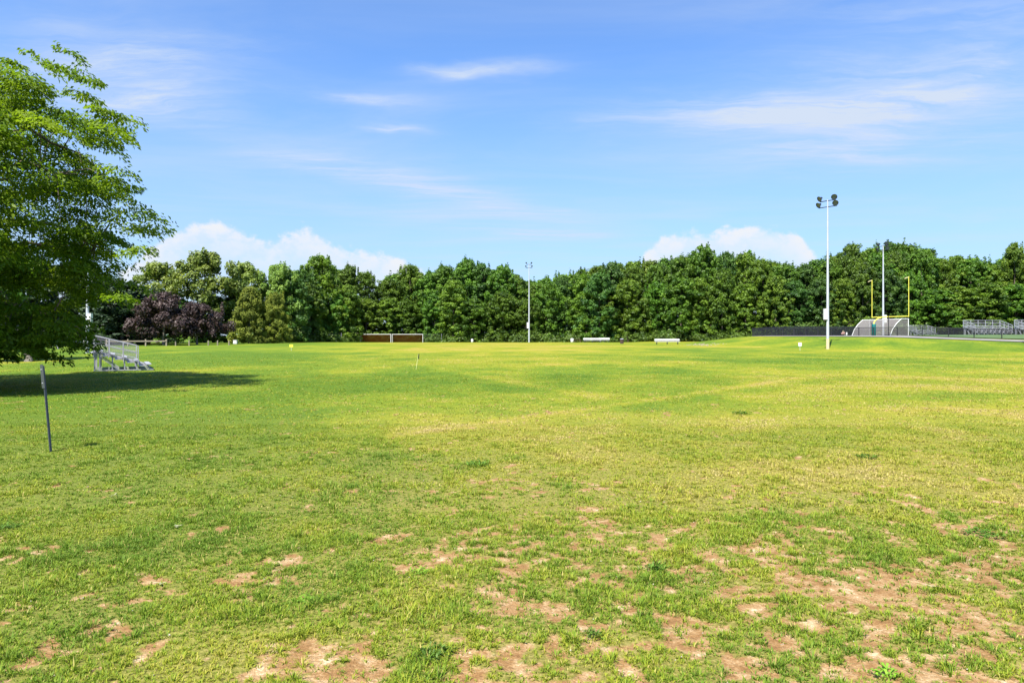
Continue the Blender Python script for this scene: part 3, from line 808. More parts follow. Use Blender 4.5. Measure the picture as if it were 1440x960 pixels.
# ------------------------------------------------------------------ the near honey locust
def locust(x0, y0):
    root = thing('locust_tree', 'large feathery locust tree leaning into the left edge, its fronds hanging low', 'tree', (x0, y0, tz(x0, y0) - 0.05))
    def R(z, a):
        r = np.interp(z, [1.2, 2.2, 4.2, 7, 9.5, 11.0, 12.2, 13.2], [4.6, 5.3, 6.1, 6.9, 6.7, 6.3, 5.0, 2.6])
        return r * (1 + 0.06 * np.sin(3 * a + 1.0) + 0.05 * np.sin(5 * a + z))
    mb = MB()
    tp = [(0, 0, -0.2), (0.05, 0, 0.8), (0.15, 0.1, 2.0), (0.3, 0.1, 3.4), (0.5, 0.2, 5.5), (0.4, 0.1, 8), (0.6, 0.1, 11), (0.8, 0.0, 12.8)]
    mb.tube(tp, [0.42, 0.34, 0.31, 0.29, 0.22, 0.16, 0.09, 0.03], 12)
    mb.build('trunk', M['bark'], root, smooth=True)
    limbs = []; lb = MB()
    nl = 20
    for i in range(nl):
        a = i * 2.399 + random.uniform(-0.2, 0.2); zs = 2.4 + 8.8 * i / nl; ze = min(zs + random.uniform(0.6, 3.2), 12.6)
        rr = R(ze, a) * random.uniform(0.80, 0.93)
        bx = np.interp(zs, [p[2] for p in tp], [p[0] for p in tp])
        s = np.array((bx, 0.1, zs)); e = np.array((math.cos(a) * rr, math.sin(a) * rr, ze - 0.8))
        pts = []
        for k in range(7):
            f = k / 6; p = s * (1 - f) + e * f; p[2] += 1.5 * math.sin(PI * f) * 0.7 + random.gauss(0, .1); p[0] += random.gauss(0, .16) * (0 < k); p[1] += random.gauss(0, .16) * (0 < k)
            pts.append(p)
        lb.tube(pts, [0.13 * (1 - 0.82 * k / 6) + 0.012 for k in range(7)], 7)
        limbs += pts[1:]
    limbs = np.array(limbs); limbs = np.concatenate([limbs, (limbs[1:] + limbs[:-1])[np.linalg.norm(limbs[1:] - limbs[:-1], axis=1) < 2.5] / 2])
    # sprays of leaves, more of them low down and to the outside
    n = 620
    z = np.concatenate([rng.uniform(1.9, 6.5, int(n * 0.34)), rng.uniform(5.0, 13.1, n - int(n * 0.34))])
    a = rng.uniform(0, 2 * PI, n)
    fr = np.where(rng.random(n) < 0.55, rng.uniform(0.80, 0.99, n), rng.uniform(0.2, 0.85, n))
    r = R(z, a) * fr
    C = np.stack([np.cos(a) * r, np.sin(a) * r, z], 1)
    # drooping fringe under the outer rim
    k = 54
    a2 = rng.uniform(0, 2 * PI, k); z2 = rng.uniform(1.35, 2.4, k); r2 = R(z2, a2) * rng.uniform(0.55, 0.95, k)
    C = np.concatenate([C, np.stack([np.cos(a2) * r2, np.sin(a2) * r2, z2], 1)])
    # sprigs that stand out from the outline towards the field
    ext = []
    for px, py in ((100, 72), (88, 95), (112, 100), (60, 85), (20, 88), (136, 112), (125, 132), (168, 160), (184, 166), (150, 152), (172, 182), (160, 205),
                   (178, 238), (165, 250), (195, 262), (205, 285), (228, 302), (232, 318), (212, 322), (205, 350), (190, 372), (200, 398), (180, 415),
                   (120, 484), (75, 500), (100, 482), (30, 488), (128, 470)):
        Yd = y0 + random.uniform(-2.0, 2.0); px = px * 0.94 if px > 120 else px
        ext.append(((px - 720) / 960 * Yd - x0, Yd - y0, CAM_H + (472 - py) / 960 * Yd))
    ext = np.array(ext); C = np.concatenate([C, ext])
    ne = len(ext)
    for c in C:
        j = np.argmin(np.linalg.norm((limbs - c) * np.array((1, 1, 0.8)), axis=1)); s = limbs[j]
        if 0.2 < np.linalg.norm(s - c) < 2.0:
            mid = s * 0.4 + c * 0.6 + np.array((0, 0, 0.16 * np.linalg.norm(s - c)))
            lb.tube([s, mid, c], [0.028, 0.018, 0.007], 4, False)
    lb.build('branch', M['bark'], root, smooth=True)
    per = 400
    kk = len(C)
    srad = rng.uniform(0.7, 1.35, kk); srad[-ne:] = rng.uniform(0.5, 0.9, ne)
    srad[n:n + k] *= 0.55
    outd = C.copy(); outd[:, 2] = 0; outd = unit(outd)
    ang = rng.uniform(0, 2 * PI, (kk, per)); rr = np.sqrt(rng.random((kk, per))) * srad[:, None]
    P = C[:, None, :] + np.stack([np.cos(ang) * rr, np.sin(ang) * rr, rng.normal(0, 0.11, (kk, per)) * srad[:, None]], 2)
    tang = (rng.normal(0.18, 0.25, (kk, 1)))
    along = (P - C[:, None, :]) @ np.array((1, 0, 0)) * outd[:, None, 0] + (P - C[:, None, :]) @ np.array((0, 1, 0)) * outd[:, None, 1]
    P[..., 2] -= tang * along + 0.22 * rr * rr / srad[:, None]
    cnt = np.ones((kk, per), bool); cnt[-ne:, :] = rng.random((ne, per)) < 0.6
    cnt &= rng.random((kk, per)) < rng.uniform(0.45, 1.0, (kk, 1))
    # each frond is a drooping pair of leaflet rows
    dirv = np.stack([np.cos(ang), np.sin(ang), -rng.uniform(0.2, 0.9, (kk, per))], 2) + 0.4 * rng.normal(size=(kk, per, 3))
    dirv = unit(dirv)
    up = np.array((0, 0, 1.0)) + 0.45 * rng.normal(size=(kk, per, 3))
    sd = unit(np.cross(dirv, up)); nm_ = np.cross(sd, dirv)
    L = rng.uniform(0.12, 0.225, (kk, per, 1)); W = L * rng.uniform(0.18, 0.27, (kk, per, 1))
    p0 = P - dirv * L * 0.5; p1 = P + nm_ * L * 0.10; p2 = P + dirv * L * 0.5 - nm_ * L * 0.12
    q = np.stack([p0, p1 + sd * W, p2, p1 - sd * W], 2)
    msk = cnt.ravel()
    V = q.reshape(-1, 4, 3)[msk].reshape(-1, 3); F = np.arange(len(V)).reshape(-1, 4)
    T = np.clip(0.52 + rng.normal(0, 0.24, (kk, 1)) + rng.normal(0, 0.16, (kk, per)), 0, 1).ravel()[msk]
    V[:, 2] = np.maximum(V[:, 2], 0.9)
    link('crown', set_poly_mesh('crown', V, F, M['leaflocust'], tint=T), root)
    return root
locust(-23.4, 27.0)

# leaning trunk of a second tree further back
X, Yy, z = spot(41, 51.0)
lt = thing('leaning_tree', 'tree with a thick grey leaning trunk beyond the locust, at the left edge', 'tree', (X, Yy, z - 0.05))
cm, cen = crown_mesh('crown', 'round', 3.4, 9.0, 3.6, 70, 130, 0.2, M['leafgreen'], clr=(0.6, 1.1))
for v in cm.vertices: v.co.x -= 3.4
cen[:, 0] -= 3.4
link('trunk', trunk_mesh('trunk', 7.5, 0.27, M['palebark'], cen, 9, (-3.4, 0.3)), lt); link('crown', cm, lt)
# tree out of the frame at the right whose shade reaches into it
sx, sy = 60.9, 73.5
tree('roadside_tree', make_variant('round', 2.5, 10.5, 4.4, 90, 140, 0.24, M['leafgreen'], M['bark'], 0.25), sx, sy, 'broad tree beyond the right edge, seen only by its shadow', 'tree')

# ------------------------------------------------------------------ floodlight poles
def floodlight(parent, c, aim, r):
    aim = np.array(aim, float); aim /= np.linalg.norm(aim)
    h = MB(); h.lathe([(0.12 * r, -1.15 * r), (0.34 * r, -1.1 * r), (0.40 * r, -0.6 * r), (0.72 * r, -0.38 * r), (0.98 * r, 0.0), (1.0 * r, 0.06 * r), (0.93 * r, 0.05 * r), (0.7 * r, -0.3 * r), (0.3 * r, -0.5 * r), (0.01, -0.52 * r)], 18, c, aim)
    o = h.build('floodlight', M['dkmetal'], parent, smooth=True)
    g = MB(); g.lathe([(0.001, -0.20 * r), (0.82 * r, -0.12 * r)], 18, c, aim); g.build('lens', M['glass'], o, smooth=True)
    return o

def light_pole(name, label, px, Y, top_py, r0, aim, group, box_side=-1, lamp_r=0.42, sandy=False, box_z=None):
    X, Yy, z = spot(px, Y)
    root = thing(name, label, 'light pole', (X, Yy, z), 0, group)
    H = CAM_H + (472 - top_py) / 960 * Y - z
    p = MB(); p.tube([(0, 0, -0.1), (0, 0, H * 0.5), (0, 0, H)], [r0, r0 * 0.75, r0 * 0.45], 14); p.build('pole', M['polesteel'], root, smooth=True)
    if sandy:
        b = MB(); b.tube([(0, 0, -0.05), (0, 0, 1.25)], [r0 * 1.12, r0 * 1.08], 14); b.build('pole_sleeve', M['sand'], root, smooth=True)
    bz = box_z if box_z else 0.19 * H
    b = MB(); b.box((box_side * (r0 + 0.12), -0.05, bz), (0.38, 0.36, 1.3)); o = b.build('control_box', M['white'], root)
    d = MB(); d.box((box_side * (r0 + 0.12), -0.236, bz), (0.31, 0.012, 1.18)); d.build('box_door', M['white'], o)
    ax = np.array(aim, float); side = np.array((-ax[1], ax[0], 0.0)); side /= np.linalg.norm(side)
    c = MB()
    arms = [(H - 0.12, 0.95 if lamp_r > 0.2 else 0.6), (H - 0.85, 1.1 if lamp_r > 0.2 else 0.7)]
    for hz, ln in arms: c.bar(side * -ln + (0, 0, hz), side * ln + (0, 0, hz), 0.09, 0.09)
    c.build('crossarm', M['dkmetal'], root)
    a3 = np.array((ax[0], ax[1], -0.62 * np.hypot(ax[0], ax[1])))
    for hz, ln in arms:
        for f in (-0.95, 0.95):
            a4 = a3 + side * f * 0.5
            floodlight(root, side * ln * f + np.array((0, 0, hz + 0.30)) + ax / np.linalg.norm(ax) * 0.25, a4, lamp_r)
    return root
light_pole('light_pole', 'tall grey floodlight pole at the foot of the bank, nearest and tallest of all', 1164, 82, 281, 0.175, (-0.75, -0.6, 0), 'floodlight poles', -1, 0.35, True, 4.2)
light_pole('light_pole', 'slim grey floodlight pole standing in front of the wood at the middle', 744, 149, 371, 0.17, (-0.2, -1, 0), 'floodlight poles', -1, 0.19, False, 3.7)
light_pole('light_pole', 'grey floodlight pole rising behind the yellow goalpost', 1242, 116, 345, 0.18, (-0.9, -0.3, 0), 'floodlight poles', 1, 0.38, False, 2.9)
light_pole('light_pole', 'pale floodlight pole glimpsed through the fronds of the locust', 123, 70, 318, 0.17, (0.8, -0.3, 0), 'floodlight poles', 1, 0.25, False, 3.4)

# ------------------------------------------------------------------ sign post at the left
X, Yy, z = gpt(70, 635)[0], gpt(70, 635)[1], 0
z = tz(X, Yy)
sgn = thing('sign_post', 'dark leaning steel channel post with a narrow sign plate turned edge on', 'sign post', (X, Yy, z), rad(18))
from mathutils import Matrix
sgn.rotation_euler = (Matrix.Rotation(rad(-5.2), 3, 'Y') @ Matrix.Rotation(rad(133), 3, 'Z')).to_euler()
u = MB()
Hs = 1.64
prof = [(-0.038, 0.0), (-0.022, 0.0), (-0.016, -0.03), (0.016, -0.03), (0.022, 0.0), (0.038, 0.0), (0.038, -0.004), (0.026, -0.004), (0.019, -0.036), (-0.019, -0.036), (-0.026, -0.004), (-0.038, -0.004)]
vs = [(x, y, -0.1) for x, y in prof] + [(x, y, Hs) for x, y in prof]; n = len(prof)
u.add(vs, [(i, (i + 1) % n, (i + 1) % n + n, i + n) for i in range(n)] + [tuple(range(n, 2 * n))])
u.build('post', M['chanel'], sgn)
pn = MB(); pn.box((0, 0.008, Hs - 0.20), (0.30, 0.005, 0.45)); pn.build('sign_plate', M['chanel'], sgn)
for hz in (Hs - 0.07, Hs - 0.33):
    bt = MB(); bt.lathe([(0.001, 0.016), (0.011, 0.016), (0.012, 0.0)], 8, (0, 0.011, hz), (0, 1, 0)); bt.build('bolt', M['galv'], sgn)

# ------------------------------------------------------------------ bleachers
def bleachers(label, loc, rz, length, rows_, z0=0.42, rise=0.23, run=0.66, rail=True, mat=None, group='aluminium bleachers', guard=1.05, name='bleachers'):
    """local +x faces the field (front), y runs along the planks"""
    mat = mat or M['alum']
    root = thing(name, label, 'bleachers', loc, rz, group)
    L = length
    nf = max(2, int(round(L / 2.0)) + 1)
    for i in range(nf):
        y = -L / 2 + 0.12 + (L - 0.24) * i / (nf - 1)
        f = MB()
        back = -run * (rows_ - 1)
        f.bar((0.05, y, z0 - 0.12), (back - 0.25, y, z0 + rise * (rows_ - 1) - 0.02), 0.06, 0.08)
        f.bar((0.25, y, 0.05), (back - 0.3, y, 0.05), 0.06, 0.06)
        for k in range(rows_):
            x = -run * k; f.bar((x, y, 0.03), (x, y, z0 + rise * k - 0.05), 0.06, 0.06)
        f.bar((back - 0.25, y, 0.03), (back - 0.25, y, z0 + rise * (rows_ - 1)), 0.07, 0.07)
        f.bar((back - 0.25, y, z0 + rise * (rows_ - 1) - 0.1), (back + run * 1.5, y, 0.08), 0.05, 0.05)
        f.build('frame', M['galv'], root)
    for k in range(rows_):
        s = MB(); s.box((-run * k, 0, z0 + rise * k + 0.02), (0.26, L, 0.045)); s.build('seat', mat, root)
        if k < rows_ - 0:
            t = MB(); t.box((-run * k - 0.36, 0, z0 + rise * k - 0.17 + rise * 0.5), (0.27, L, 0.035)); t.build('footboard', mat, root)
    if rail:
        back = -run * (rows_ - 1) - 0.3; zt = z0 + rise * (rows_ - 1)
        g = MB()
        npst = max(2, int(round(L / 1.5)) + 1)
        for i in range(npst):
            y = -L / 2 + L * i / (npst - 1); g.bar((back, y, zt - 0.3), (back, y, zt + guard), 0.05, 0.05)
        for hz in (guard, guard * 0.55, 0.12): g.bar((back, -L / 2, zt + hz), (back, L / 2, zt + hz), 0.045, 0.045)
        g.build('guard_rail', M['galv'], root)
        for sgn_ in (-1, 1):
            y = sgn_ * (L / 2 + 0.04); g = MB()
            x1 = -run * 0.9; z1 = z0 + rise * 0.9
            for hz in (guard, guard * 0.52, 0.1): g.bar((back, y, zt + hz), (x1, y, z1 + hz), 0.045, 0.045)
            k = max(3, rows_ - 1)
            for i in range(k):
                f = i / (k - 1); g.bar((back + (x1 - back) * f, y, zt + (z1 - zt) * f - 0.15), (back + (x1 - back) * f, y, zt + (z1 - zt) * f + guard), 0.05, 0.05)
            sr = g.build('side_rail', M['galv'], root)
            ms = MB(); ms.sheet([(back, y + 0.03 * sgn_, zt - 0.05), (x1, y + 0.03 * sgn_, z1 - 0.05), (x1, y + 0.03 * sgn_, z1 + guard), (back, y + 0.03 * sgn_, zt + guard)]); ms.build('side_mesh', M['railmesh'], sr)
        mm = MB(); mm.sheet([(back - 0.03, -L / 2, zt + 0.1), (back - 0.03, L / 2, zt + 0.1), (back - 0.03, L / 2, zt + guard), (back - 0.03, -L / 2, zt + guard)])
        mm.build('rail_mesh', M['chain'], root)
    return root
X, Yy, z = spot(181, 41.0)
near_bl = bleachers('small aluminium bleachers beside the locust shadow, seen from their end', (X + 0.6, Yy + 1.0, z), rad(30), 4.4, 5, run=0.62, rise=0.21, z0=0.36, guard=1.0)
near_bl.scale = (1, 1, 0.93)
def far_bleacher(label, px, Y, L, rows_, rz, guard=1.05, rise=0.26):
    X, Yy, z = spot(px, Y); return bleachers(label, (X, Yy, z), rz, L, rows_, rise=rise, guard=guard)
far_bleacher('low bleachers behind the black fence just right of the white goal', 1306, 141, 5.2, 4, rad(-70), 1.0, 0.24)
far_bleacher('large railed bleachers behind the black fence near the right edge', 1402, 116, 7.6, 5, rad(-78), 1.1, 0.27)
far_bleacher('railed bleachers cut off by the right edge of the view', 1476, 114, 7.6, 5, rad(-78), 1.1, 0.27)

# ------------------------------------------------------------------ goals
def goal(name, label, loc, rz, W, H, D, net, group, curved=False, topd=0.9):
    """mouth faces local -y, width along x"""
    root = thing(name, label, 'goal', loc, rz, group)
    f = 0.06
    fr = MB()
    fr.tube([(-W / 2, 0, 0), (-W / 2, 0, H)], f, 10); fr.tube([(W / 2, 0, 0), (W / 2, 0, H)], f, 10)
    fr.tube([(-W / 2 - f, 0, H), (W / 2 + f, 0, H)], f, 10); fr.build('front_frame', M['white'], root, smooth=True)
    prof = [(0, H), (topd, H), (topd + (D - topd) * 0.45, H * 0.72), (topd + (D - topd) * 0.8, H * 0.38), (D, 0.06)] if curved else [(0, H), (topd, H * 0.985), (D, 0.06)]
    for s_ in (-1, 1):
        st = MB(); st.tube([(s_ * W / 2, y, z) for y, z in prof], 0.05, 8); st.tube([(s_ * W / 2, 0, 0.05), (s_ * W / 2, D, 0.05)], 0.04, 8)
        st.build('side_stay', M['white'], root, smooth=True)
    bb = MB(); bb.tube([(-W / 2, D, 0.05), (W / 2, D, 0.05)], 0.04, 8); bb.build('ground_bar', M['white'], root, smooth=True)
    nb = MB()
    for (y0, z0), (y1, z1) in zip(prof[:-1], prof[1:]):
        nb.sheet([(-W / 2, y0, z0 - .03), (W / 2, y0, z0 - .03), (W / 2, y1, z1 - .03), (-W / 2, y1, z1 - .03)])
    for s_ in (-1, 1):
        nb.sheet([(s_ * (W / 2 - 0.02), 0, 0.05)] + [(s_ * (W / 2 - 0.02), y, z - .03) for y, z in prof])
    nb.build('net', net, root)
    return root
for i, (pa, pb, lab) in enumerate([(506.5, 549.5, 'white framed goal with a brown net, left one of the pair'), (551.5, 594.5, 'white framed goal with a brown net, right one of the pair')]):
    X0, Y0, z0 = spot(pa, 163); X1, Y1, z1 = spot(pb, 163)
    zb = tz((X0 + X1) / 2, 163)
    goal('soccer_goal', lab, ((X0 + X1) / 2, 163, zb), 0.0, X1 - X0, CAM_H + 2 / 960 * 163 - zb, 1.9, M['brownnet'], 'white goals with brown nets')
# white goal on the far field: its mouth turned away to the right
gw = 7.3; gth = rad(-40)
gX, gY, gz_ = spot(1249, 107)
goal('soccer_goal', 'large white framed goal with a grey net standing behind the yellow goalpost', (gX, gY, gz_), rad(106), 7.6, 2.6, 3.4, M['greynet'], None, True, 1.3)

# yellow goalpost
gpx, gpy, gpz = spot(1229, 100)
gp = thing('field_goalpost', 'yellow goalpost with two tall uprights and a teal padded base', 'goalpost', (gpx, gpy, gpz))
th = rad(70); cd = np.array((math.cos(th), -math.sin(th), 0)); pd = np.array((math.sin(th), math.cos(th), 0))
Xc = (1250.5 - 720) / 960; ctr = None
c0 = pd * 3.1
Wb = 6.3
hb_ = 2.85
g = MB(); g.tube([(0, 0, 0), (0, 0, 1.75), (0, 0, 1.9)] + [tuple(pd * 3.1 * f + np.array((0, 0, hz))) for f, hz in ((0.05, 2.2), (0.2, 2.52), (0.45, 2.76), (0.75, 2.84), (1.0, 2.85))], 0.085, 12)
g.build('gooseneck', M['yellow'], gp, smooth=True)
g = MB(); g.tube([tuple(c0 - cd * Wb / 2 + np.array((0, 0, hb_))), tuple(c0 + cd * Wb / 2 + np.array((0, 0, hb_)))], 0.07, 12); g.build('crossbar', M['yellow'], gp, smooth=True)
for s_ in (-1, 1):
    b = c0 + cd * Wb / 2 * s_
    g = MB(); g.tube([tuple(b + np.array((0, 0, hb_ - 0.09))), tuple(b + np.array((0, 0, hb_ + 5.7)))], 0.05, 10); up = g.build('upright', M['yellow'], gp, smooth=True)
    r_ = MB(); r_.bar(b + np.array((-0.02, 0, hb_ + 5.66)), b + np.array((-0.55, 0.1, hb_ + 5.42)), 0.02, 0.10); r_.build('ribbon', M['sand'], up)
g = MB(); g.lathe([(0.001, 0.05), (0.25, 0.05), (0.27, 0.1), (0.27, 1.72), (0.25, 1.78), (0.09, 1.78)], 14); g.build('base_pad', M['teal'], gp, smooth=True)

# ------------------------------------------------------------------ black fence along the track
def fence_line(name, label, pts, h, pr, post_mat, mesh_mat_, top=True, cat='fence', rail_r=0.025, mid=False):
    o0 = pts[0]
    root = thing(name, label, cat, (o0[0], o0[1], tz(*o0)))
    base = np.array((o0[0], o0[1], tz(*o0)))
    P = [np.array((x, y, tz(x, y))) - base for x, y in pts]
    for p in P:
        m_ = MB(); m_.tube([p + np.array((0, 0, -0.1)), p + np.array((0, 0, h + 0.06))], pr, 7); m_.build('post', post_mat, root, smooth=True)
    if top:
        m_ = MB()
        for a, b in zip(P[:-1], P[1:]):
            m_.tube([a + np.array((0, 0, h)), b + np.array((0, 0, h))], rail_r, 6)
            if mid: m_.tube([a + np.array((0, 0, h * 0.5)), b + np.array((0, 0, h * 0.5))], rail_r, 6)
        m_.build('top_rail' if not mid else 'rail', post_mat, root, smooth=True)
    if mesh_mat_:
        m_ = MB()
        for a, b in zip(P[:-1], P[1:]):
            m_.sheet([a + np.array((0, 0, 0.03)), b + np.array((0, 0, 0.03)), b + np.array((0, 0, h)), a + np.array((0, 0, h))])
        m_.build('mesh_panel', mesh_mat_, root)
    return root
fk = np.array([spot(p, Y)[:2] for p, Y in [(1640, 77), (1520, 82), (1441, 86), (1383, 89), (1340, 92), (1300, 94), (1263, 96), (1225, 98.4), (1190, 104), (1150, 110), (1110, 117), (1066, 126)]])
fs_ = np.concatenate([[0], np.cumsum(np.hypot(*np.diff(fk, axis=0).T))]); ft = np.arange(0, fs_[-1], 3.05)
fp = list(zip(np.interp(ft, fs_, fk[:, 0]).tolist(), np.interp(ft, fs_, fk[:, 1]).tolist()))
fence_line('chain_link_fence', 'low black chain link fence along the inner side of the track', fp, 1.25, 0.06, M['black'], M['blackmesh'], rail_r=0.04)
# taller screened fence in front of the wood at the left end of the track
sp_ = [spot(p, 150)[:2] for p in np.linspace(1058, 1216, 9)]
fence_line('screen_fence', 'black screened fence at the foot of the wood behind the track', sp_, 2.1, 0.05, M['black'], M['screen'])
sp_ = [spot(p, 147)[:2] for p in np.linspace(1318, 1480, 8)]
fence_line('screen_fence', 'dark screened fence behind the large bleachers', sp_, 1.6, 0.05, M['black'], M['screen'])
X, Yy, z = spot(1249.5, 97)
tp_ = thing('fence_pole', 'single taller black pole standing in the black fence before the white goal', 'pole', (X, Yy, z))
m_ = MB(); m_.tube([(0, 0, -0.1), (0, 0, 2.75)], 0.055, 8); m_.build('pole', M['black'], tp_, smooth=True)
m_ = MB(); m_.lathe([(0.001, 2.83), (0.05, 2.80), (0.065, 2.74)], 8); m_.build('cap', M['black'], tp_, smooth=True)

# grey wire fence in front of the wood at the left
gp_ = [spot(p, Y)[:2] for p, Y in [(369, 141), (407, 148), (443, 154), (480, 160), (512, 167), (548, 168), (584, 168), (621, 168)]]
fence_line('wire_fence', 'tall grey wire fence in front of the wood behind the goals', gp_, 2.5, 0.04, M['galv'], M['wire'], top=False)

# ------------------------------------------------------------------ rail fence and low posts at the left
rf = [spot(p, Y)[:2] for p, Y in [(-130, 78), (-85, 78.5), (-40, 79), (8, 80), (46, 82), (82, 85), (118, 88)]]
root = thing('rail_fence', 'weathered pale rail fence behind the leaning trunk at the left edge', 'fence', (rf[0][0], rf[0][1], tz(*rf[0])))
b0 = np.array((rf[0][0], rf[0][1], tz(*rf[0])))
P = [np.array((x, y, tz(x, y))) - b0 for x, y in rf]
for p in P:
    m_ = MB(); m_.box((p[0], p[1], p[2] + 0.5), (0.16, 0.16, 1.12)); m_.build('post', M['weathered'], root)
for a, b in zip(P[:-1], P[1:]):
    for hz in (0.42, 0.85):
        m_ = MB(); m_.bar(a + np.array((0, -0.1, hz)), b + np.array((0, -0.1, hz)), 0.06, 0.22); m_.build('rail', M['weathered'], root)
dr = [spot(p, Y)[:2] for p, Y in [(150, 103), (180, 104), (205, 105), (234, 106)]]
root = thing('rail_fence', 'dark low rail fence between the bleachers and the purple trees', 'fence', (dr[0][0], dr[0][1], tz(*dr[0])))
b0 = np.array((dr[0][0], dr[0][1], tz(*dr[0]))); P = [np.array((x, y, tz(x, y))) - b0 for x, y in dr]
for p in P:
    m_ = MB(); m_.box((p[0], p[1], p[2] + 0.5), (0.18, 0.18, 1.1)); m_.build('post', M['wood'], root)
for a, b in zip(P[:-1], P[1:]):
    m_ = MB(); m_.bar(a + np.array((0, -0.12, 0.75)), b + np.array((0, -0.12, 0.75)), 0.06, 0.2); m_.build('rail', M['wood'], root)
bol = [(247, 107, 'short wooden post left of the larger purple tree trunk'), (266, 108, 'short wooden post just right of the second purple tree trunk'),
       (293, 109, 'short wooden post under the right edge of the purple trees'), (306, 110, 'short wooden post midway between purple trees and cedar'), (322, 111, 'short wooden post just left of the cedar')]
for p, Y, lab in bol:
    X, Yy, z = spot(p, Y)
    m_ = MB(); m_.tube([(0, 0, -0.1), (0, 0, 0.72), (0, 0, 0.78)], [0.10, 0.095, 0.05], 9)
    tag(m_.build('bollard', M['wood'], None, (X, Yy, z)), lab, 'post', 'short wooden posts along the left field edge')

# ------------------------------------------------------------------ benches, bin, signs, small things
def bench(label, px, Y, L, rz=0.0, backrest=True):
    X, Yy, z = spot(px, Y)
    root = thing('bench', label, 'bench', (X, Yy, z), rz, 'white team benches')
    m_ = MB(); m_.box((0, 0, 0.47), (L, 0.30, 0.05)); m_.build('seat', M['white'], root)
    if backrest:
        m_ = MB(); m_.box((0, 0.24, 0.80), (L, 0.05, 0.34)); m_.build('backrest', M['white'], root)
    for f in (-0.42, 0, 0.42):
        m_ = MB(); m_.bar((L * f, -0.12, -0.05), (L * f, -0.10, 0.445), 0.07, 0.07); m_.bar((L * f, 0.30, -0.05), (L * f, 0.28, 0.9), 0.07, 0.07); m_.bar((L * f, -0.14, 0.41), (L * f, 0.30, 0.41), 0.06, 0.06)
        m_.build('leg', M['dkmetal'], root)
    return root
bench('long white bench near the foot of the bank, closest of the benches', 938.5, 121, 4.5, rad(4))
bench('long white bench far back by the wood, left of its shorter neighbour', 833, 146, 3.8, rad(-3))
bench('shorter white bench far back by the wood, right of its longer neighbour', 850, 149, 2.2, rad(-10))
X, Yy, z = spot(874.5, 128)
bn = thing('trash_can', 'dark brown slatted trash can between the far benches and the long white bench', 'trash can', (X, Yy, z))
m_ = MB(); m_.lathe([(0.001, 0.04), (0.27, 0.04), (0.28, 0.78), (0.24, 0.78), (0.23, 0.1), (0.001, 0.1)], 16); m_.build('liner', M['brown'], bn)
m_ = MB()
for k in range(16):
    t = 2 * PI * k / 16; m_.bar((0.31 * math.cos(t), 0.31 * math.sin(t), 0.02), (0.31 * math.cos(t), 0.31 * math.sin(t), 0.82), 0.07, 0.03)
m_.build('slats', M['brown'], bn)
m_ = MB(); m_.lathe([(0.30, 0.82), (0.36, 0.84), (0.35, 0.90), (0.2, 0.98), (0.12, 0.98)], 16); m_.build('lid', M['alum'], bn)
def barrel(name, label, cat, px, Y, r, h, mat):
    X, Yy, z = spot(px, Y)
    root = thing(name, label, cat, (X, Yy, z))
    m_ = MB(); m_.lathe([(0.001, 0), (r * 0.9, 0), (r, 0.05 * h), (r * 0.97, 0.3 * h), (r * 1.03, 0.33 * h), (r * 0.97, 0.36 * h), (r, 0.92 * h), (r * 0.9, h * 0.96)], 14); m_.build('body', mat, root, smooth=True)
    m_ = MB(); m_.lathe([(r * 0.92, h * 0.94), (r * 0.94, h), (0.001, h * 1.01)], 14); m_.build('lid', mat, root, smooth=True)
barrel('barrel', 'small white barrel left of the brown table by the wood', 'barrel', 804.5, 150, 0.32, 0.85, M['white'])
barrel('barrel', 'small white barrel alone at the wood edge left of the middle pole', 'barrel', 664, 152, 0.25, 0.75, M['white'])
barrel('bucket', 'white bucket behind the track left of the white goal', 'bucket', 1189.5, 112, 0.24, 0.62, M['white'])
X, Yy, z = spot(1186, 111.5)
bg_ = thing('equipment_bag', 'faded reddish equipment bag beside the white bucket', 'bag', (X, Yy, z))
m_ = MB(); m_.tube([(-0.28, 0, 0.25), (-0.2, 0, 0.33), (0.0, 0, 0.4), (0.2, 0, 0.38), (0.27, 0, 0.3)], [0.12, 0.25, 0.32, 0.26, 0.1], 10); m_.build('body', M['red'], bg_, smooth=True)
m_ = MB(); m_.tube([(-0.15, 0, 0.55), (-0.08, 0, 0.85), (0.06, 0, 0.88), (0.12, 0, 0.6)], 0.03, 6); m_.build('handle', M['sand'], bg_, smooth=True)
X, Yy, z = spot(812, 150)
tb = thing('table', 'small brown table beside the far white benches', 'table', (X, Yy, z))
m_ = MB(); m_.box((0, 0, 0.76), (1.5, 0.75, 0.06)); m_.build('table_top', M['brown'], tb)
for sx_ in (-0.6, 0.6):
    m_ = MB(); m_.bar((sx_, -0.3, 0), (sx_, 0.12, 0.73), 0.07, 0.07); m_.bar((sx_ + 0.075, 0.3, 0), (sx_ + 0.075, -0.12, 0.73), 0.07, 0.07); m_.build('leg', M['brown'], tb)
for s_ in (-1, 1):
    m_ = MB(); m_.box((0, s_ * 0.62, 0.44), (1.5, 0.24, 0.05)); m_.build('seat', M['brown'], tb)
X, Yy, z = spot(331, 126)
cb = thing('utility_box', 'small pale utility box in the grass before the cedar', 'utility box', (X, Yy, z))
m_ = MB(); m_.box((0, 0, 0.33), (0.62, 0.5, 0.66)); m_.build('body', M['white'], cb)
m_ = MB(); m_.box((0, 0, 0.69), (0.7, 0.58, 0.055)); m_.build('lid', M['white'], cb)
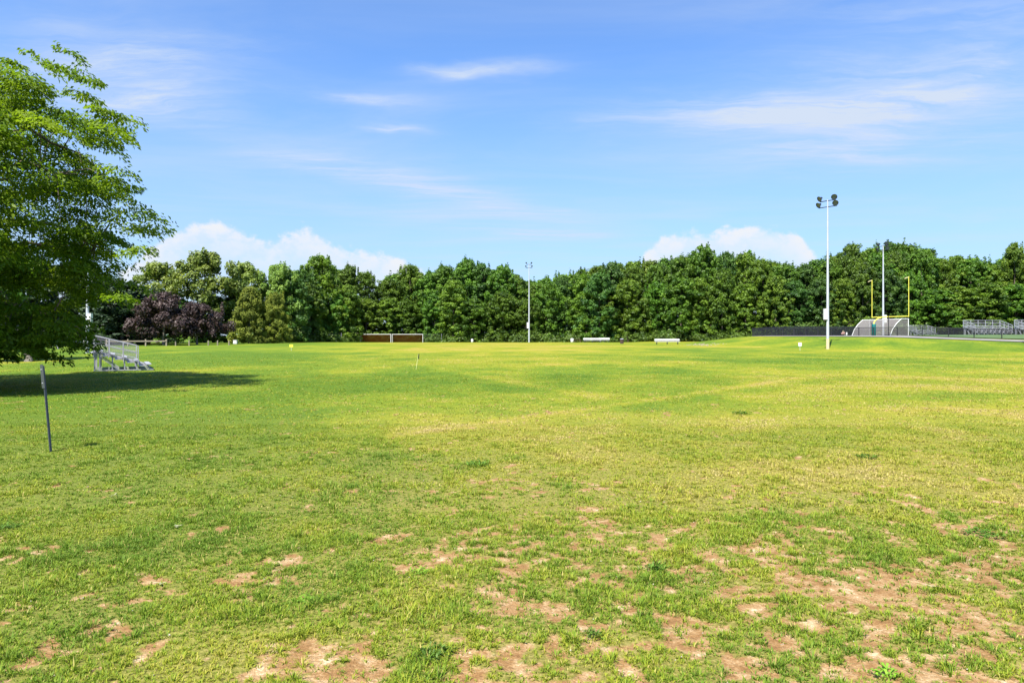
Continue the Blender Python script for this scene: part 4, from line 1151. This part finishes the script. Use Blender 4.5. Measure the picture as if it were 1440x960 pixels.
def yard_sign(label, px, Y, w_, h_, H, mat, rz=0.0):
    X, Yy, z = spot(px, Y)
    root = thing('small_sign', label, 'sign', (X, Yy, z), rz)
    m_ = MB(); m_.box((0, 0, H - h_ / 2), (w_, 0.015, h_)); m_.build('plate', mat, root)
    m_ = MB(); m_.bar((0, 0.02, -0.1), (0, 0.02, H - 0.02), 0.035, 0.02); m_.build('stake', M['white'], root)
yard_sign('small yellow sign on a short stake, alone on the left of the field', 409.5, 78, 0.42, 0.30, 0.72, M['signyellow'])
yard_sign('small white sign on a stake left of the tall floodlight pole', 1125, 78, 0.36, 0.40, 0.92, M['white'], rad(-10))
X, Yy = gpt(585, 519); z = tz(X, Yy)
fl = thing('marker_flag', 'leaning pale stake with a small dark flag standing in the middle of the field', 'marker', (X, Yy, z))
m_ = MB(); m_.tube([(0, 0, -0.05), (0.10, 0, 0.62), (0.13, 0, 0.92)], [0.02, 0.018, 0.012], 7); m_.build('stake', M['palewood'], fl)
m_ = MB(); m_.add([(0.115, 0, 0.60), (0.135, 0, 0.92), (0.20, 0.03, 0.95), (0.185, 0.05, 0.66), (0.115, .012, 0.60), (0.135, .012, 0.92), (0.20, 0.042, 0.95), (0.185, 0.062, 0.66)],
                  [(0, 1, 2, 3), (7, 6, 5, 4), (0, 4, 5, 1), (1, 5, 6, 2), (2, 6, 7, 3), (3, 7, 4, 0)]); m_.build('flag', M['flag'], fl)
# pale rubble on the side of the bank
cx, cy, cz = spot(987, 112)
rb = []; rf_ = []
for k in range(90):
    x = cx + random.gauss(0, 1.6); y = cy + random.gauss(0, 3.4); z = tz(x, y); s = random.uniform(0.04, 0.15)
    o = len(rb)
    for dx_, dy_, dz_ in ((-1, -1, -.3), (1, -1, -.3), (1, 1, -.3), (-1, 1, -.3), (-.6, -.6, .6), (.6, -.6, .5), (.6, .6, .6), (-.6, .6, .45)):
        rb.append((x + dx_ * s * random.uniform(.7, 1.2), y + dy_ * s * random.uniform(.7, 1.2), z + dz_ * s))
    rf_ += [tuple(o + i for i in f) for f in ((4, 5, 6, 7), (0, 1, 5, 4), (1, 2, 6, 5), (2, 3, 7, 6), (3, 0, 4, 7))]
me = bpy.data.meshes.new('rubble'); me.from_pydata(rb, [], rf_); me.update(); me.materials.append(M['wood'])
tag(link('rubble', me), 'pale scattered stones on the end of the grass bank', 'rubble', kind='stuff')

# ------------------------------------------------------------------ weeds and leaves in the near turf
def weed(label, px, py, r, n, mat, ll=0.07, name='weed', cat='weed', up=0.5):
    r *= 0.8; ll *= 0.7; n = int(n * 1.3)
    x, y = gpt(px, py); z = tz(x, y)
    V = []; F = []; T = []
    for i in range(n):
        a = random.uniform(0, 2 * PI); d = r * math.sqrt(random.random()); c = np.array((math.cos(a) * d, math.sin(a) * d, random.uniform(0.004, 0.02)))
        L = ll * random.uniform(0.6, 1.2); b = random.uniform(0, 2 * PI); e = np.array((math.cos(b), math.sin(b), 0)); s = np.array((-e[1], e[0], 0)); uz = np.array((0, 0, 1.0))
        q = random.uniform(0.2, up); o = len(V)
        V += [c, c + e * L * .4 + s * L * .13 + uz * L * q * .7, c + e * L * .8 + s * L * .14 + uz * L * q, c + e * L + uz * L * q * .8, c + e * L * .8 - s * L * .14 + uz * L * q, c + e * L * .4 - s * L * .13 + uz * L * q * .7]
        F.append([o, o + 1, o + 2, o + 3, o + 4, o + 5]); T.append(random.random())
    o = link(name, set_poly_mesh(name, np.array(V), np.array(F), mat, tint=np.array(T)), None, (x, y, z))
    tag(o, label, cat)
weed('dark broad weed clump in the grass near the right edge', 1382, 752, 0.22, 90, M['weed'], 0.10)
weed('lime green broadleaf weed at the bottom edge right of centre', 1242, 950, 0.09, 34, M['limeweed'], 0.075, up=0.8)
weed('dark green weed tuft right of the bare soil at centre', 924, 802, 0.11, 70, M['weed'], 0.07, up=1.2)
weed('dark weed clump at the bottom left of centre among bare soil', 612, 922, 0.14, 110, M['weed'], 0.06, up=1.2)
weed('dark weed tuft at the bottom just right of centre', 835, 895, 0.07, 50, M['weed'], 0.05, up=1.0)
weed('lime green weed left of centre in the near turf', 432, 848, 0.14, 46, M['limeweed'], 0.07)
weed('lime green weed patch near the centre of the near turf', 588, 805, 0.12, 40, M['limeweed'], 0.06)
weed('dark low weed in the turf at the far left', 14, 742, 0.12, 46, M['weed'], 0.09)
weed('dark weed tuft in the middle of the field', 671, 654, 0.22, 60, M['weed'], 0.11, up=0.9)
weed('dark weed tuft in the turf right of the field line', 1042, 582, 0.28, 70, M['weed'], 0.13, up=0.9)
weed('dark weed tuft in the turf below the right end of the bank', 1218, 644, 0.22, 60, M['weed'], 0.11, up=0.9)
weed('pale star shaped dead leaf lying on the green turf at left', 250, 742, 0.02, 7, M['paleleaf'], 0.085, 'fallen_leaf', 'leaf', 0.35)
weed('pale curled dead leaf lying in the turf above the bottom left', 225, 822, 0.02, 5, M['paleleaf'], 0.06, 'fallen_leaf', 'leaf', 0.35)
weed('long pale dead leaf lying on the turf at far left', 158, 698, 0.05, 5, M['paleleaf'], 0.09, 'fallen_leaf', 'leaf', 0.3)

# tiny pale stones and clover heads in the worn turf
pb_v = []; pb_f = []
for k in range(230):
    y = 3.6 + 10 * random.random() ** 1.4; x = random.uniform(-0.8, 0.8) * y; z = tz(x, y); r = random.uniform(0.003, 0.009); o = len(pb_v)
    j = lambda: random.uniform(0.75, 1.25)
    for dx_, dy_, dz_ in ((1, 0, .2), (0, 1, .2), (-1, 0, .2), (0, -1, .2), (0, 0, 1.2), (0, 0, -.6)): pb_v.append((x + dx_ * r * j(), y + dy_ * r * j(), z + 0.01 + dz_ * r * j()))
    for a, b in ((0, 1), (1, 2), (2, 3), (3, 0)): pb_f += [(o + a, o + b, o + 4), (o + b, o + a, o + 5)]
me = bpy.data.meshes.new('pebbles'); me.from_pydata(pb_v, [], pb_f); me.update(); me.materials.append(M['pebble'])
tag(link('pebbles', me), 'tiny pale pebbles and bits strewn over the worn near turf', 'pebbles', kind='stuff')
